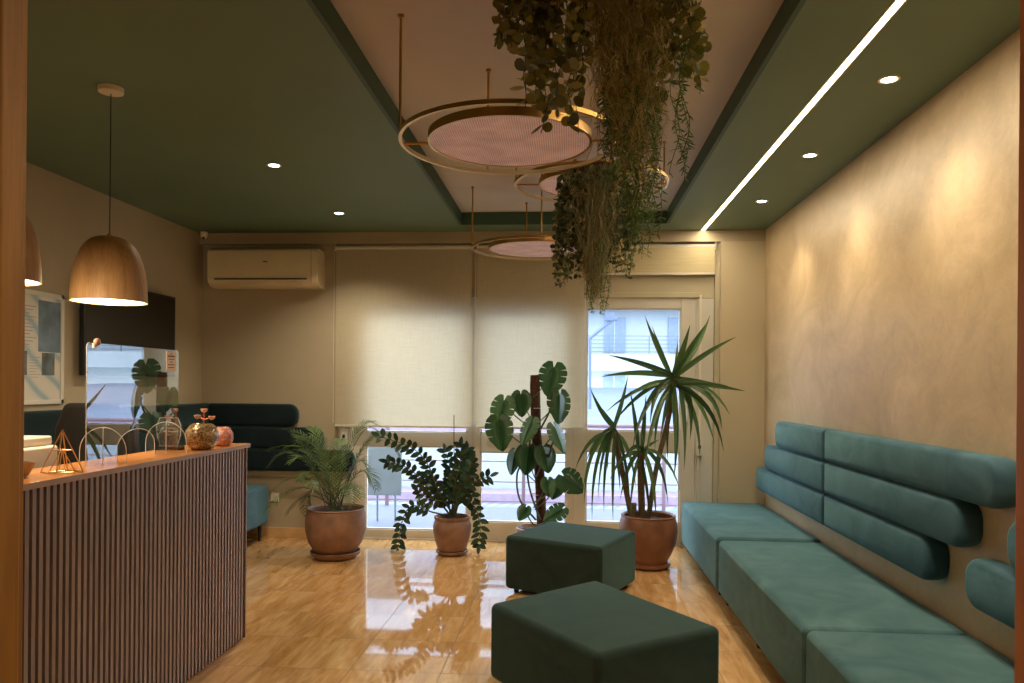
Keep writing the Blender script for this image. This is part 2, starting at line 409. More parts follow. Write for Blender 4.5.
# outer frame, jamb linings and shutter box above
w = MB(); w.box(OX0, -1.96, YB + .01, YB + .1, 0, 2.2); w.box(1.115, OX1, YB + .02, YB + .1, 0, 2.2); w.box(OX0, OX1, YB + .012, YB + .15, -.02, .012)
w.box(-1.99, -1.965, YB - .01, YB + .1, 0.01, 2.2); w.box(1.13, 1.15, YB - .002, YB + .1, 0.01, 2.19)
struct(w.build('window_4', 'cream_alu', bevel=.003))
w = MB(); w.box(OX0, OX1, YB + .015, YB + .15, 2.195, OZ1); w.box(OX0, 1.16, YB + .0, YB + .02, 2.20, 2.245)
struct(w.build('trim_7', 'cream_box', bevel=.004))
w = MB(); w.box(OX1 - .0, OX1 + .04, YB - .02, YB + .15, 0, 2.68); struct(w.build('trim_8', 'cream_box'))
# strap boxes
def strap(x, z, zt, label):
    t = thing('shutter_strap_winder', (x, YB - .02, z), label, 'shutter strap')
    MB().box(x - .03, x + .03, YB - .025, YB + .01, z - .075, z + .075).build('winder_box', 'cream_alu', t, bevel=.005)
    MB().box(x - .012, x + .012, YB - .028, YB - .024, z - .01, z + .02).build('slot', 'black', t)
    MB().box(x - .009, x + .009, YB - .02, YB - .018, z + .07, zt).build('strap', 'white', t)
    return t
strap(at(699, 453, YB)[0], .88, 2.22, 'white roller shutter strap with winder box right of the glass door')
strap(-2.04, .93, 2.2, 'cream shutter strap winder at lower left of the left blind')

# roller blinds
def blind(x0, x1, zt, zb, label, mat='blind', roll=.022):
    t = thing('roller_blind', ((x0 + x1) / 2, YB - .045, zb), label, 'blind', 'roller blinds over the window wall')
    y = YB - .045
    if mat == 'blind':
        nx = 24; nz = 20; vs = []; fs = []
        for k in range(nz + 1):
            for i in range(nx + 1):
                vs.append((x0 + (x1 - x0) * i / nx, y + .0015 * math.sin(i * .9 + k * .1), zt - .02 + (zb - zt + .02) * k / nz))
        for k in range(nz):
            for i in range(nx): a = k * (nx + 1) + i; fs.append((a, a + 1, a + nx + 2, a + nx + 1))
        MB().add(vs, fs).build('blind_cloth', mat, t, smooth=True, fix=False)
    else: MB().box(x0, x1, y - .001, y + .001, zb, zt - .02).build('blind_cloth', mat, t)
    MB().tube([(x0, y + .015, zt - .01), (x1, y + .015, zt - .01)], roll, 14).build('roller_tube', 'cream_alu', t, smooth=True)
    MB().box(x0, x1, y - .006, y + .006, zb - .012, zb + .006).build('bottom_bar', 'cream_alu', t, bevel=.003)
    for q in (x0 - .008, x1 + .002): MB().box(q, q + .006, y - .02, YB - .003, zt - .04, zt + .028).build('bracket', 'white', t)
    ch = [(x0 - .018, y, zt - .03), (x0 - .018, y - .004, (zt + zb) / 2), (x0 - .018, y, 1.06)]
    MB().tube(ch, .0022, 5).build('bead_chain', 'white', t)
    return t
blind(-2.115, -.875, 2.655, 1.035, 'wide cream roller blind pulled down, left one beside the air conditioner')
blind(-.825, .125, 2.655, 1.035, 'cream roller blind pulled down behind the moss pole plant')
blind(.155, 1.262, 2.655, 2.405, 'golden cream roller blind rolled up high above the glass door', 'blind_roll', .02)

# ------------------------------------------------------------------ ceiling fittings
def downlight(x, y, label, energy, group):
    t = thing('downlight', (x, y, H), label, 'ceiling light', group)
    MB().torus_band((x, y, H), .034, .046, -.004, .001, 32).build('trim_ring', 'white', t, smooth=True)
    MB().lathe((x, y, H - .0015), [(.0335, 0), (.0335, .001)], 32).build('lens', 'down', t)
    return t
def spot(x, y, z, energy, size, blend, col=(1, .84, .62), rad=.03, aim=None):
    l = bpy.data.lights.new('spot_lamp', 'SPOT'); l.energy = energy; l.spot_size = R(size); l.spot_blend = blend; l.color = col; l.shadow_soft_size = rad
    o = bpy.data.objects.new('spot_lamp', l); COL.objects.link(o); o.location = (x, y, z)
    if aim: o.rotation_euler = (Vector(aim) - Vector((x, y, z))).to_track_quat('-Z', 'Y').to_euler()
    return o
RG = 'downlights along the right wall'
for k, (y, lab) in enumerate([(3.485, 'round recessed downlight over the bench, nearest and largest of the right row'), (4.597, 'round recessed downlight over the bench, middle one of the right row'), (5.713, 'round recessed downlight over the bench, farthest one near the back wall'), ]):
    downlight(1.40, y, lab, 0, RG)
for y in (1.26, 2.37, 3.485, 4.597, 5.713): spot(1.40, y, H - .012, 36, 98, .85)
downlight(-1.857, 4.655, 'small round recessed downlight in the green ceiling left of the recess, nearer one', 0, 'downlights in the left green ceiling')
downlight(-1.85, 5.985, 'small round recessed downlight in the green ceiling near the air conditioner', 0, 'downlights in the left green ceiling')
for y in (4.655, 5.985): spot(-1.855, y, H - .012, 76, 130, .75)
# LED channel
t = thing('led_strip_light', (1.153, 4.0, H), 'long glowing warm LED channel running along the green ceiling', 'strip light')
MB().box(1.138, 1.168, 1.05, YB - .075, H - .002, H + .001).build('diffuser', 'lit', t)
w = MB(); w.box(1.132, 1.138, 1.05, YB - .075, H - .003, H + .001); w.box(1.168, 1.174, 1.05, YB - .075, H - .003, H + .001); w.build('channel_edge', 'white', t)

# ring pendants
def ring(c, z, r, ri, label, rods, disc='pink'):
    t = thing('ring_pendant', (c[0], c[1], z), label, 'ceiling lamp', 'brass ring pendants in the ceiling recess')
    MB().torus_band((c[0], c[1], z), r - .012, r, 0, .017).build('outer_ring', 'gold', t, smooth=True)
    MB().torus_band((c[0], c[1], z), r - .014, r - .012, .001, .016).build('inner_lining', 'ring_in', t, smooth=True)
    MB().torus_band((c[0], c[1], z), ri - .010, ri, 0, .034).build('inner_ring', 'gold', t, smooth=True)
    MB().lathe((c[0], c[1], z + .004), [(ri - .01, 0), (ri - .01, .012)], 64).build('fabric_disc', disc, t)
    for a in (0, 180):
        ca, sa = math.cos(R(a)), math.sin(R(a))
        MB().tube([(c[0] + ca * (ri - .002), c[1] + sa * (ri - .002), z + .009), (c[0] + ca * (r - .006), c[1] + sa * (r - .006), z + .009)], .006, 8).build('spoke', 'gold', t)
    for a in rods:
        x, y = c[0] + math.cos(R(a)) * (r - .006), c[1] + math.sin(R(a)) * (r - .006)
        rd = MB().tube([(x, y, z + .01), (x, y, CZ)], .0055, 8).build('hanging_rod', 'gold', t, smooth=True)
        MB().lathe((x, y, CZ - .012), [(.012, 0), (.012, .012)], 12).build('rod_cap', 'gold', rd)
    return t
ring((-.250, 3.115), 2.40, .453, .335, 'large brass ring pendant with pink disc, nearest and left of the hanging greenery', (195, 108, 15, 288))
ring((.12, 4.545), 2.60, .455, .31, 'brass ring pendant with pink disc right behind the hanging greenery', (12, 102, 192, 282))
ring((-.255, 5.67), 2.42, .48, .35, 'brass ring pendant with pink disc hanging farthest, before the blinds', (185, 102, 5, 277))

# wooden dome pendants
def pendant(x, y, label):
    t = thing('pendant_lamp', (x, y, 1.78), label, 'pendant lamp', 'wooden dome pendants over the counter')
    z0 = 1.782; prof = []
    for k in range(25):
        a = math.pi / 2 * k / 24; prof.append((.163 * math.cos(a) ** .62 if k < 24 else .004, .305 * math.sin(a) ** 1.0))
    inner = [(max(r - .006, .002), z_ - .004 if z_ > .01 else 0) for r, z_ in prof][::-1]
    MB().lathe((x, y, z0), prof + inner + [prof[0]], 56, cap=False).build('lamp_shade', 'lamp_wood', t, smooth=True)
    MB().lathe((x, y, z0 + .008), [(.155, 0), (.155, .006)], 48).build('diffuser', 'lampglow', t)
    MB().tube([(x, y, z0 + .30), (x, y, H)], .0022, 6).build('cord', 'black', t)
    MB().lathe((x, y, z0 + .300), [(.012, 0), (.010, .018)], 12).build('cord_grip', 'gold', t)
    MB().lathe((x, y, H - .028), [(.035, 0), (.054, .006), (.056, .028)], 36).build('canopy', 'white', t, smooth=True)
    return t
pendant(-2.140, 3.40, 'wooden dome pendant lamp hanging over the counter, whole shade in view')
pendant(-2.140, 2.67, 'wooden dome pendant lamp half hidden behind the golden door frame')

# ------------------------------------------------------------------ wall fittings on the left
t = thing('air_conditioner', (-2.715, YB - .1, 2.28), 'ivory split air conditioner mounted high on the back wall', 'air conditioner')
x0, x1 = -3.245, -2.232; y0 = YB - .215
prof = [(YB, 2.615), (y0 + .03, 2.615), (y0 + .008, 2.60), (y0, 2.57), (y0 + .002, 2.36), (y0 + .018, 2.315), (y0 + .06, 2.285), (y0 + .12, 2.272), (YB, 2.272)]
MB().prism(prof, 'X', x0, x1).build('housing', 'ac', t, bevel=.006)
MB().box(x0 + .07, x1 - .10, y0 - .003, y0 + .02, 2.332, 2.346).build('air_outlet', 'black', t)
MB().prism([(y0 - .006, 2.333), (y0 + .01, 2.296), (y0 + .04, 2.282), (y0 + .044, 2.288), (y0 + .016, 2.302), (y0, 2.335)], 'X', x0 + .06, x1 - .09).build('flap', 'ac', t)
MB().box(-2.73, -2.69, y0 - .001, y0 + .002, 2.492, 2.500).build('logo_mark', 'black', t)
MB().box(x1 - .06, x1 - .056, y0 - .001, y0 + .003, 2.30, 2.60).build('panel_seam', 'top_edge', t)

t = thing('dome_camera', (-3.36, YB - .1, 2.72), 'small white dome security camera in the left ceiling corner', 'security camera')
c = at(203, 230, YB - .12)
MB().lathe((c[0] + .01, c[1], H - .018), [(.03, 0), (.034, .018)], 24).build('mount', 'white', t, smooth=True)
MB().lathe((c[0] + .01, c[1], H - .05), [(.012, -.012), (.024, 0), (.03, .012), (.03, .034)], 24).build('housing', 'white', t, smooth=True)
MB().sphere((c[0] + .012, c[1] - .012, H - .052), .014, 12, 8).build('lens', 'black', t, smooth=True)

t = thing('television', (XL + .05, 5.57, 1.46), 'black wall television behind the wooden pendant lamp', 'television')
MB().box(XL + .055, XL + .09, 4.965, 6.17, 1.455, 2.125).build('casing', 'black', t, bevel=.004)
MB().box(XL + .09, XL + .0915, 4.98, 6.155, 1.475, 2.11).build('screen', plain('dark_screen', (14, 10, 10), .25, var=.02), t)
MB().box(XL + .003, XL + .055, 5.35, 5.8, 1.6, 1.95).build('wall_bracket', 'black', t)

t = thing('framed_poster', (XL, 4.4, 1.26), 'tall framed blue and white poster on the left wall', 'poster')
py0, py1, pz0, pz1 = 3.95, 4.86, 1.262, 1.985; fx = XL + .022
w = MB()
for q in ((py0, py0 + .03, pz0, pz1), (py1 - .03, py1, pz0, pz1), (py0, py1, pz0, pz0 + .03), (py0, py1, pz1 - .03, pz1)): w.box(XL, fx, *q)
w.build('frame', 'cream_alu', t, bevel=.003)
n = N('poster_print'); g = n.new('ShaderNodeNewGeometry'); mp = n.new('ShaderNodeMapping'); mp.inputs['Rotation'].default_value = (R(40), 0, 0); n.link(g.outputs[0], mp.inputs[0])
wv = n.new('ShaderNodeTexWave', bands_direction='Z'); wv.inputs['Scale'].default_value = 2.2; wv.inputs['Distortion'].default_value = 2.5; wv.inputs['Detail'].default_value = 1; n.link(mp.outputs[0], wv.inputs[0])
n.bsdf(n.ramp(wv.outputs['Fac'], [(.0, srgb((150, 170, 178))), (.3, srgb((196, 196, 188))), (.8, srgb((206, 200, 188)))]), .15)
MB().box(XL + .002, XL + .012, py0 + .02, py1 - .02, pz0 + .02, pz1 - .02).build('print', n.m, t)
blue = plain('poster_blue', (96, 118, 136), .15, var=.35, scale=8); grey = plain('poster_grey', (86, 96, 100), .15, var=.5, scale=14)
MB().box(XL + .012, XL + .0135, 4.62, 4.83, 1.60, 1.93).build('blue_picture', blue, t)
MB().box(XL + .012, XL + .0135, 4.655, 4.775, 1.45, 1.595).build('grey_picture', grey, t)
MB().box(XL + .012, XL + .0135, 4.40, 4.52, 1.45, 1.60).build('grey_picture', grey, t)
w = MB()
for k in range(12): w.box(XL + .012, XL + .0132, 4.30, 4.60 - (k % 3) * .03, 1.88 - k * .022, 1.886 - k * .022)
for k in range(8): w.box(XL + .012, XL + .0132, 4.54, 4.64 - (k % 3) * .02, 1.56 - k * .018, 1.564 - k * .018)
w.build('small_print', plain('print_grey', (140, 140, 140), .3), t)

c = at(275, 497, YB)
t = thing('wall_socket', (c[0], YB, c[2] - .04), 'cream wall socket low on the back wall beside the palm', 'socket')
MB().box(c[0] - .04, c[0] + .04, YB - .01, YB, c[2] - .04, c[2] + .04).build('plate', 'white', t, bevel=.004)
MB().lathe((0, 0, 0), [(.001, 0), (.001, .001)], 4)
w = MB(); w.tube([(c[0], YB - .0105, c[2]), (c[0], YB - .0115, c[2])], .02, 20); w.build('socket_face', 'cream_alu', t)
w = MB(); w.tube([(c[0] - .007, YB - .0116, c[2]), (c[0] - .007, YB - .0125, c[2])], .0025, 8); w.tube([(c[0] + .007, YB - .0116, c[2]), (c[0] + .007, YB - .0125, c[2])], .0025, 8); w.build('pin_hole', 'black', t)

# ------------------------------------------------------------------ upholstery
def stadium(y0, y1, z0, z1, r0, r1, k=8):
    pts = []
    for (cy, cz, a0, r) in ((y1 - r1, z0 + r1, -90, r1), (y1 - r1, z1 - r1, 0, r1), (y0 + r0, z1 - r0, 90, r0), (y0 + r0, z0 + r0, 180, r0)):
        for i in range(k + 1):
            a = R(a0 + 90 * i / k); pts.append((cy + r * math.cos(a), cz + r * math.sin(a)))
    return pts
def cushion_mesh(axis, y0, y1, z0, z1, r0, r1, a, b, mat, parent):
    """puffed pad: outline shrinks towards the front face (b side)"""
    th = b - a; layers = [(0, .008), (.2, .002), (.5, 0), (.75, .001), (.88, .006), (.96, .014), (1.0, .026)]
    vs = []; k = None
    for u, ins in layers:
        o_ = stadium(y0 + ins, y1 - ins, z0 + ins, z1 - ins, max(r0 - ins, .004), max(r1 - ins, .004))
        k = len(o_)
        vs += [((a + th * u, p[0], p[1]) if axis == 'X' else (p[0], a + th * u, p[1])) for p in o_]
    fs = [tuple(range(k))]
    for l in range(len(layers) - 1):
        for i in range(k): j = (i + 1) % k; fs.append((l * k + i, l * k + j, (l + 1) * k + j, (l + 1) * k + i))
    o = (len(layers) - 1) * k
    cz = (z0 + z1) / 2
    fs.append(tuple(range(o, o + k)))
    return MB().add(vs, fs)
def wall_pad(axis, y0, y1, z0, z1, r0, r1, back, front, mat, label, group):
    m = cushion_mesh(axis, y0, y1, z0, z1, r0, r1, back, front, mat, None)
    o = m.build('wall_cushion', mat); 
    for p in o.data.polygons: p.use_smooth = True
    o.data.set_sharp_from_angle(angle=R(60))
    return tag(o, label, 'cushion', group)
XF = 1.588
Z3 = [(.545, .748), (.750, .952), (.954, 1.154)]
G = 'stacked teal wall cushions behind the bench'
rr = .088; sm = .022
far_e = [6.62, 6.35, 6.04]; near_e = [3.505, 3.235, 2.965]; nx_e = [3.20, 2.91, 2.62]
nm = ['bottom', 'middle', 'top']
for k in range(3):
    wall_pad('X', 4.905, far_e[k], *Z3[k], sm, .07, XR - .001, XF, 'velvet_back', nm[k] + ' cushion of the far short stack of three teal wall cushions', G)
    wall_pad('X', near_e[k], 4.895, *Z3[k], rr, sm, XR - .001, XF, 'velvet_back', nm[k] + ' cushion of the long middle stack of three teal wall cushions', G)
for k in range(3):
    wall_pad('X', 1.2, nx_e[k], *Z3[k], rr, rr, XR - .001, XF, 'velvet_back',
             [ 'bottom teal wall cushion cut off by the right door frame', 'middle teal wall cushion, a sliver beside the right door frame', 'top teal wall cushion hidden by the right door frame'][k], G)
# left corner cushions (dark petrol velvet)
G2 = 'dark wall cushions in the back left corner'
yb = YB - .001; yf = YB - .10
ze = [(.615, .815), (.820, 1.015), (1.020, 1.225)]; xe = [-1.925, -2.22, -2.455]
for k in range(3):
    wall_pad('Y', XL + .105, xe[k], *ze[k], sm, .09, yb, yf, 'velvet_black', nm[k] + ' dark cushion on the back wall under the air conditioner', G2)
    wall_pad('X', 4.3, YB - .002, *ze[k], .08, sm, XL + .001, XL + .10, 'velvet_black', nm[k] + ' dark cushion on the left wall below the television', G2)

def bench(x0, x1, y0, y1, z0, z1, mat, label, legs, lz):
    t = thing('bench_seat', ((x0 + x1) / 2, (y0 + y1) / 2, 0), label, 'bench', 'teal velvet bench modules')
    MB().box(x0, x1, y0, y1, z0, z1).build('seat', mat, t, bevel=.034, seg=5)
    for x, y in legs:
        MB().lathe((x, y, 0), [(.012, 0), (.018, lz + .002)], 16).build('leg', 'black', t, smooth=True)
    return t
bx0, bx1 = .995, 1.676
def bl(y0, y1): return [(bx0 + .045, y0 + .12), (bx0 + .045, (y0 + y1) / 2), (bx0 + .045, y1 - .12), (bx1 - .08, y0 + .12), (bx1 - .08, y1 - .12)]
bench(bx0 - .008, bx1, 5.155, 6.745, .045, .412, 'velvet', 'teal velvet bench module in the back right corner by the window', bl(5.155, 6.74), .045)
bench(bx0, bx1, 3.292, 5.148, .045, .400, 'velvet', 'middle teal velvet bench module along the right wall', bl(3.292, 5.148), .045)
bench(bx0, bx1, 1.40, 3.285, .045, .400, 'velvet', 'nearest teal velvet bench module cut off by the photo bottom', bl(1.40, 3.285), .045)
bench(-3.37, -2.69, 4.3, 6.70, .150, .495, 'velvet_back', 'teal bench along the left wall, seen beyond the slatted counter', [(-2.745, 6.62), (-2.745, 4.5), (-3.3, 4.5), (-3.3, 6.6)], .150)

def pouf(c, z, label):
    cx = sum(p[0] for p in c) / 4; cy = sum(p[1] for p in c) / 4
    t = thing('pouf', (cx, cy, 0), label, 'pouf', 'dark green velvet poufs')
    MB().prism(c, 'Z', .028, z).build('cushion', 'velvet_dark', t, bevel=.032, seg=5)
    for p in c:
        q = (p[0] * .82 + cx * .18, p[1] * .82 + cy * .18)
        MB().lathe((q[0], q[1], 0), [(.016, 0), (.02, .03)], 14).build('foot', 'black', t, smooth=True)
    return t
pouf([(.118, 2.93), (.665, 3.33), (.150, 4.09), (-.368, 3.585)], .382, 'large dark green velvet pouf in front, nearest the camera')
pouf([(.213, 4.85), (.487, 5.455), (-.128, 5.79), (-.430, 5.17)], .39, 'smaller dark green velvet pouf behind the front one')

# ------------------------------------------------------------------ reception counter
cx0, cx1, cy0, cy1, cz = -2.045, -1.78, 1.25, 4.115, 1.075
t = thing('reception_counter', (-1.9, 2.7, 0), 'reception counter clad in greyed vertical slats with wooden top', 'counter')
MB().box(cx0 + .06, cx1 - .020, cy0, cy1 - .02, 0.0, cz - .022).build('body', 'groove', t)
w = MB(); p = .0342; y = cy0 + .004; k = 0
while y + .019 < cy1 - .008:
    w.box(cx1 - .020, cx1 - .002, y, y + .0185, .004, cz - .0225); y += p
w.box(cx1 - .024, cx1, cy1 - .012, cy1, .0, cz - .0225)
w.build('slat_panel', 'slat', t)
MB().box(cx0 + .06, cx1 - .024, cy1 - .02, cy1 - .001, 0, cz - .0225).build('end_panel', 'slat', t, bevel=.002)
MB().box(cx0, cx1 + .012, cy0, cy1 + .008, cz - .020, cz).build('countertop', 'top_wood', t, bevel=.002)
MB().box(cx1 + .0122, cx1 + .0145, cy0, cy1 + .008, cz - .022, cz - .0005).build('edge_band', 'top_edge', t)
MB().box(-2.70, cx0 + .06, 1.4, 3.30, .715, .745).build('desk_board', 'top_wood', t, bevel=.003)
MB().box(-2.68, -2.64, 1.42, 3.28, 0, .715).build('desk_side', 'slat', t)

# things on the counter
Z0 = cz + .0005
# geometric wire pyramid
t = thing('wire_pyramid', (-1.84, 2.66, Z0), 'gold wire pyramid ornament standing on the counter', 'ornament')
c = Vector((-1.852, 2.665, Z0 + .003)); a_ = .070; hh = .155
B_ = [c + Vector((a_ * math.cos(R(q)), a_ * math.sin(R(q)), 0)) for q in (20, 110, 200, 290)]; A_ = c + Vector((0, 0, hh))
w = MB()
for i in range(4): w.tube([B_[i], A_], .0022, 6)
for i in (0, 2): w.tube([B_[i], B_[(i + 1) % 4]], .0022, 6)
mid = [b.lerp(A_, .52) for b in B_]
for i in range(4): w.tube([mid[i], mid[(i + 1) % 4]], .002, 6)
w.build('outer_frame', 'goldw', t)
w = MB(); A2 = c + Vector((0, 0, .085)); b2 = [c.lerp(b, .62) for b in B_]
for i in range(4): w.tube([b2[i], A2], .0018, 6); w.tube([b2[i], b2[(i + 1) % 4]], .0018, 6)
w.build('inner_frame', 'goldw', t)
# acrylic screen with an arched opening
t = thing('acrylic_screen', (-1.9, 3.22, Z0), 'clear acrylic counter screen reflecting the window', 'screen')
X = -1.9; y0, y1, z0, z1 = 2.875, 3.585, Z0, 1.566; ya, yb_, za = 3.085, 3.375, 1.13
arc = [((ya + yb_) / 2 - (yb_ - ya) / 2 * math.cos(R(q)), za + (1.205 - za) * math.sin(R(q))) for q in range(0, 181, 15)]
def corner(cy_, cz_, r, a0): return [(cy_ + r * math.cos(R(a0 + q)), cz_ + r * math.sin(R(a0 + q))) for q in (0, 30, 60, 90)]
outl = [(y0, z0), (ya, z0)] + arc + [(yb_, z0), (y1, z0)] + corner(y1 - .015, z1 - .015, .015, 0) + corner(y0 + .015, z1 - .015, .015, 90)
MB().add([(X, p[0], p[1]) for p in outl], [tuple(range(len(outl)))]).build('panel', 'acrylic', t, fix=False)
MB().tube([(X, p[0], p[1]) for p in [(ya, z0)] + arc + [(yb_, z0)]], .0016, 6).build('arch_edge', 'acr_edge', t)
MB().tube([(X, y0, z0)] + [(X, p[0], p[1]) for p in corner(y0 + .015, z1 - .015, .015, 90)[::-1]], .0018, 6).build('left_edge', 'acr_edge', t)
for yy in (2.985, 3.475):
    fo = MB(); ar = [(X - .1 * math.cos(R(q)), Z0 + .05 + .098 * math.sin(R(q))) for q in range(0, 181, 10)]
    pl = [(X - .1, Z0)] + ar + [(X + .1, Z0)]
    fo.add([(p[0], yy, p[1]) for p in pl], [tuple(range(len(pl)))]); f_ = fo.build('foot', 'acr_clear', t, fix=False)
    MB().tube([(p[0], yy, p[1]) for p in pl], .0015, 6).build('foot_edge', 'acr_edge', f_)
    MB().tube([(X, yy, Z0), (X, yy, Z0 + .148)], .0018, 6).build('foot_slot', 'acr_edge', f_)
st = thing('price_sticker', (X + .002, 3.51, 1.46), 'small white and pink printed sticker at the upper corner of the acrylic screen', 'sticker')
MB().box(X + .001, X + .002, 3.470, 3.556, 1.462, 1.557).build('paper', plain('pink_paper', (232, 208, 190), .6, var=.03), st)
w = MB(); 
for k, (a, b) in enumerate(((.035, .05), (.012, .074), (.016, .07), (.03, .056), (.012, .074), (.014, .072))): w.box(X + .002, X + .0024, 3.470 + a, 3.470 + b, 1.545 - k * .013, 1.549 - k * .013 + (.003 if k == 1 else 0))
w.build('printed_lines', plain('maroon_ink', (130, 60, 60), .6), st)
k_ = thing('round_clip', (X, 2.925, 1.55), 'small round pinkish clip on the top corner of the acrylic screen', 'clip')
MB().sphere((X + .010, 2.925, 1.570), .0135, 18, 12, 1.15).build('ball', plain('rose_plastic', (190, 150, 128), .3), k_, smooth=True)
MB().box(X - .006, X + .006, 2.915, 2.935, 1.545, 1.565).build('clamp', 'white', k_, bevel=.002)
# award on black base
t = thing('acrylic_award', (-1.905, 3.5, Z0), 'small clear award plaque on a black base beside the screen', 'award')
c = at(169.5, 447, 3.64); ax, ay = c[0], 3.64
MB().box(ax - .064, ax + .064, ay - .028, ay + .028, Z0, Z0 + .020).build('base', 'black', t, bevel=.003)
poly = [(-.044, 0), (.044, 0), (.060, .055), (.062, .100), (.046, .140), (-.046, .140), (-.062, .100), (-.060, .055)]
MB().prism([(ax + p[0], Z0 + .02 + p[1]) for p in poly], 'Y', ay - .008, ay + .008).build('plaque', 'acr_clear', t, bevel=.002)
w = MB(); w.tube([(ax + p[0], ay - .009, Z0 + .02 + p[1]) for p in poly], .0013, 5, close=True); w.build('plaque_edge', 'acr_edge', t)
w = MB()
for zz, a, b in ((.108, -.03, .03), (.088, -.04, .035), (.072, -.03, .04), (.056, -.02, .02)):
    w.tube([(ax + a + (b - a) * q / 8, ay - .0092, Z0 + .02 + zz + .002 * math.sin(q * 2.1 + zz * 90)) for q in range(9)], .0009, 4)
w.build('engraving', 'acr_edge', t)
# mosaic glass bowl with copper flower ; pink ball behind it
n = N('mosaic_glass'); v = n.pos(); vo = n.new('ShaderNodeTexVoronoi'); vo.inputs['Scale'].default_value = 110; n.link(v, vo.inputs['Vector'])
hs = n.ramp(n.math('ADD', n.math('MULTIPLY', vo.outputs['Distance'], 1.2), n.math('MULTIPLY', n.noise(v, 25, 2), .6)), [(.2, srgb((50, 42, 26))), (.5, srgb((104, 90, 54))), (.75, srgb((136, 86, 54))), (1, srgb((176, 156, 120)))])
n.bsdf(hs, .12, .35, Coat_Weight=.6, bump=vo.outputs['Distance'], bs=.4, bd=.003)
c = at(202, 434, 3.70); gx, gy = c[0], 3.70
t = thing('mosaic_bowl', (gx, gy, Z0), 'round amber mosaic glass bowl on the end of the counter', 'bowl')
prof = [(.04, 0), (.062, .012), (.078, .04), (.083, .068), (.076, .098), (.058, .122), (.046, .13), (.043, .128), (.055, .118), (.07, .09)]
MB().lathe((gx, gy, Z0), prof, 40, cap=True).build('body', n.m, t, smooth=True)
fl = thing('copper_flower', (gx + .008, gy, Z0 + .12), 'copper wire flower with pale petals standing in the mosaic bowl', 'flower')
MB().tube([(gx + .008, gy, Z0 + .085), (gx + .010, gy, Z0 + .178)], .0045, 8).build('stem', plain('rose_copper', (196, 112, 82), .35, .6), fl, smooth=True)
for dx, dz in ((-.034, .160), (.0, .192), (.040, .156)):
    MB().tube([(gx + .010, gy, Z0 + .150), (gx + .010 + dx * .6, gy, Z0 + dz)], .004, 8).build('twig', plain('rose_copper', (196, 112, 82), .35, .6), fl, smooth=True)
    MB().lathe((gx + .010 + dx, gy, Z0 + dz), [(.004, -.008), (.014, .0), (.018, .012), (.012, .012), (.003, .002)], 14).build('petal_cup', plain('petal_pink', (232, 178, 160), .5), fl, smooth=True)
c = at(223, 436, 3.93)
n = N('pink_mosaic'); v = n.pos(); vo = n.new('ShaderNodeTexVoronoi'); vo.inputs['Scale'].default_value = 90; n.link(v, vo.inputs['Vector'])
n.bsdf(n.ramp(vo.outputs['Distance'], [(.1, srgb((232, 196, 180))), (.6, srgb((190, 120, 108)))]), .25)
t = thing('pink_candle_holder', (c[0], 3.93, Z0), 'small round pink mosaic candle holder behind the bowl', 'candle holder')
MB().lathe((c[0], 3.93, Z0), [(.03, 0), (.046, .014), (.054, .04), (.05, .07), (.036, .094), (.028, .1), (.026, .097), (.04, .07)], 32).build('body', n.m, t, smooth=True)
# bowl and box at the left end
c = at(28, 465, 2.55)
t = thing('wooden_bowl', (c[0], 2.53, Z0), 'pale wooden bowl at the left end of the counter', 'bowl')
MB().lathe((c[0] - .02, 2.53, Z0), [(.022, 0), (.03, .004), (.045, .03), (.05, .05), (.046, .05), (.036, .02), (.01, .008)], 32).build('body', 'lamp_wood', t, smooth=True)
w = MB(); w.sphere((c[0] - .02, 2.53, Z0 + .03), .03, 14, 8, .6); w.build('contents', 'bark', t, smooth=True)
t = thing('printer', (-2.36, 2.95, .746), 'white office printer on the desk behind the counter', 'printer')
MB().box(-2.62, -2.17, 2.72, 3.10, .746, 1.14).build('housing', 'white', t, bevel=.012, seg=3)
MB().box(-2.60, -2.19, 2.73, 3.09, 1.141, 1.18).build('lid', 'white', t, bevel=.01, seg=3)
MB().box(-2.17, -2.160, 2.76, 3.06, .90, .94).build('paper_slot', 'black', t)
MB().box(-2.17, -2.165, 2.76, 2.86, 1.07, 1.11).build('control_panel', 'black', t)

# black office chair behind the counter
t = thing('office_chair', (-2.33, 3.85, 0), 'black high-backed office chair behind the counter', 'chair')
ux0, ux1, uy = -2.545, -2.10, 3.56
MB().prism([(ux0 + .02, .55), (ux0, .8), (ux0 + .02, 1.18), (ux0 + .07, 1.305), (ux1 - .07, 1.305), (ux1 - .02, 1.18), (ux1, .8), (ux1 - .02, .55)], 'Y', uy, uy + .08).build('backrest', 'black_leather', t, bevel=.025, seg=4)
MB().box(ux0 + .01, ux1 - .01, uy + .03, uy + .52, .44, .53).build('seat', 'black_leather', t, bevel=.03, seg=4)
for xx in (ux0 - .03, ux1 + .0):
    MB().box(xx - .03, xx + .03, uy + .08, uy + .42, .70, .735).build('armrest', 'black', t, bevel=.012)
    MB().tube([(xx, uy + .3, .71), (xx + (.05 if xx < -2.3 else -.05), uy + .3, .56), (xx + (.12 if xx < -2.3 else -.12), uy + .3, .47)], .014, 8).build('armrest_post', 'black', t)
mx, my = (ux0 + ux1) / 2, uy + .28
MB().tube([(mx, my, .08), (mx, my, .45)], .03, 14).build('column', 'black', t)
for q in range(5):
    a = R(72 * q + 18); e_ = (mx + .25 * math.cos(a), my + .25 * math.sin(a), .07)
    lg = MB().tube([(mx, my, .10), e_], [.022, .014], 8).build('star_leg', 'black', t)
    MB().lathe((e_[0], e_[1], 0), [(.02, 0), (.026, .02), (.02, .055)], 12).build('caster', 'black', lg)

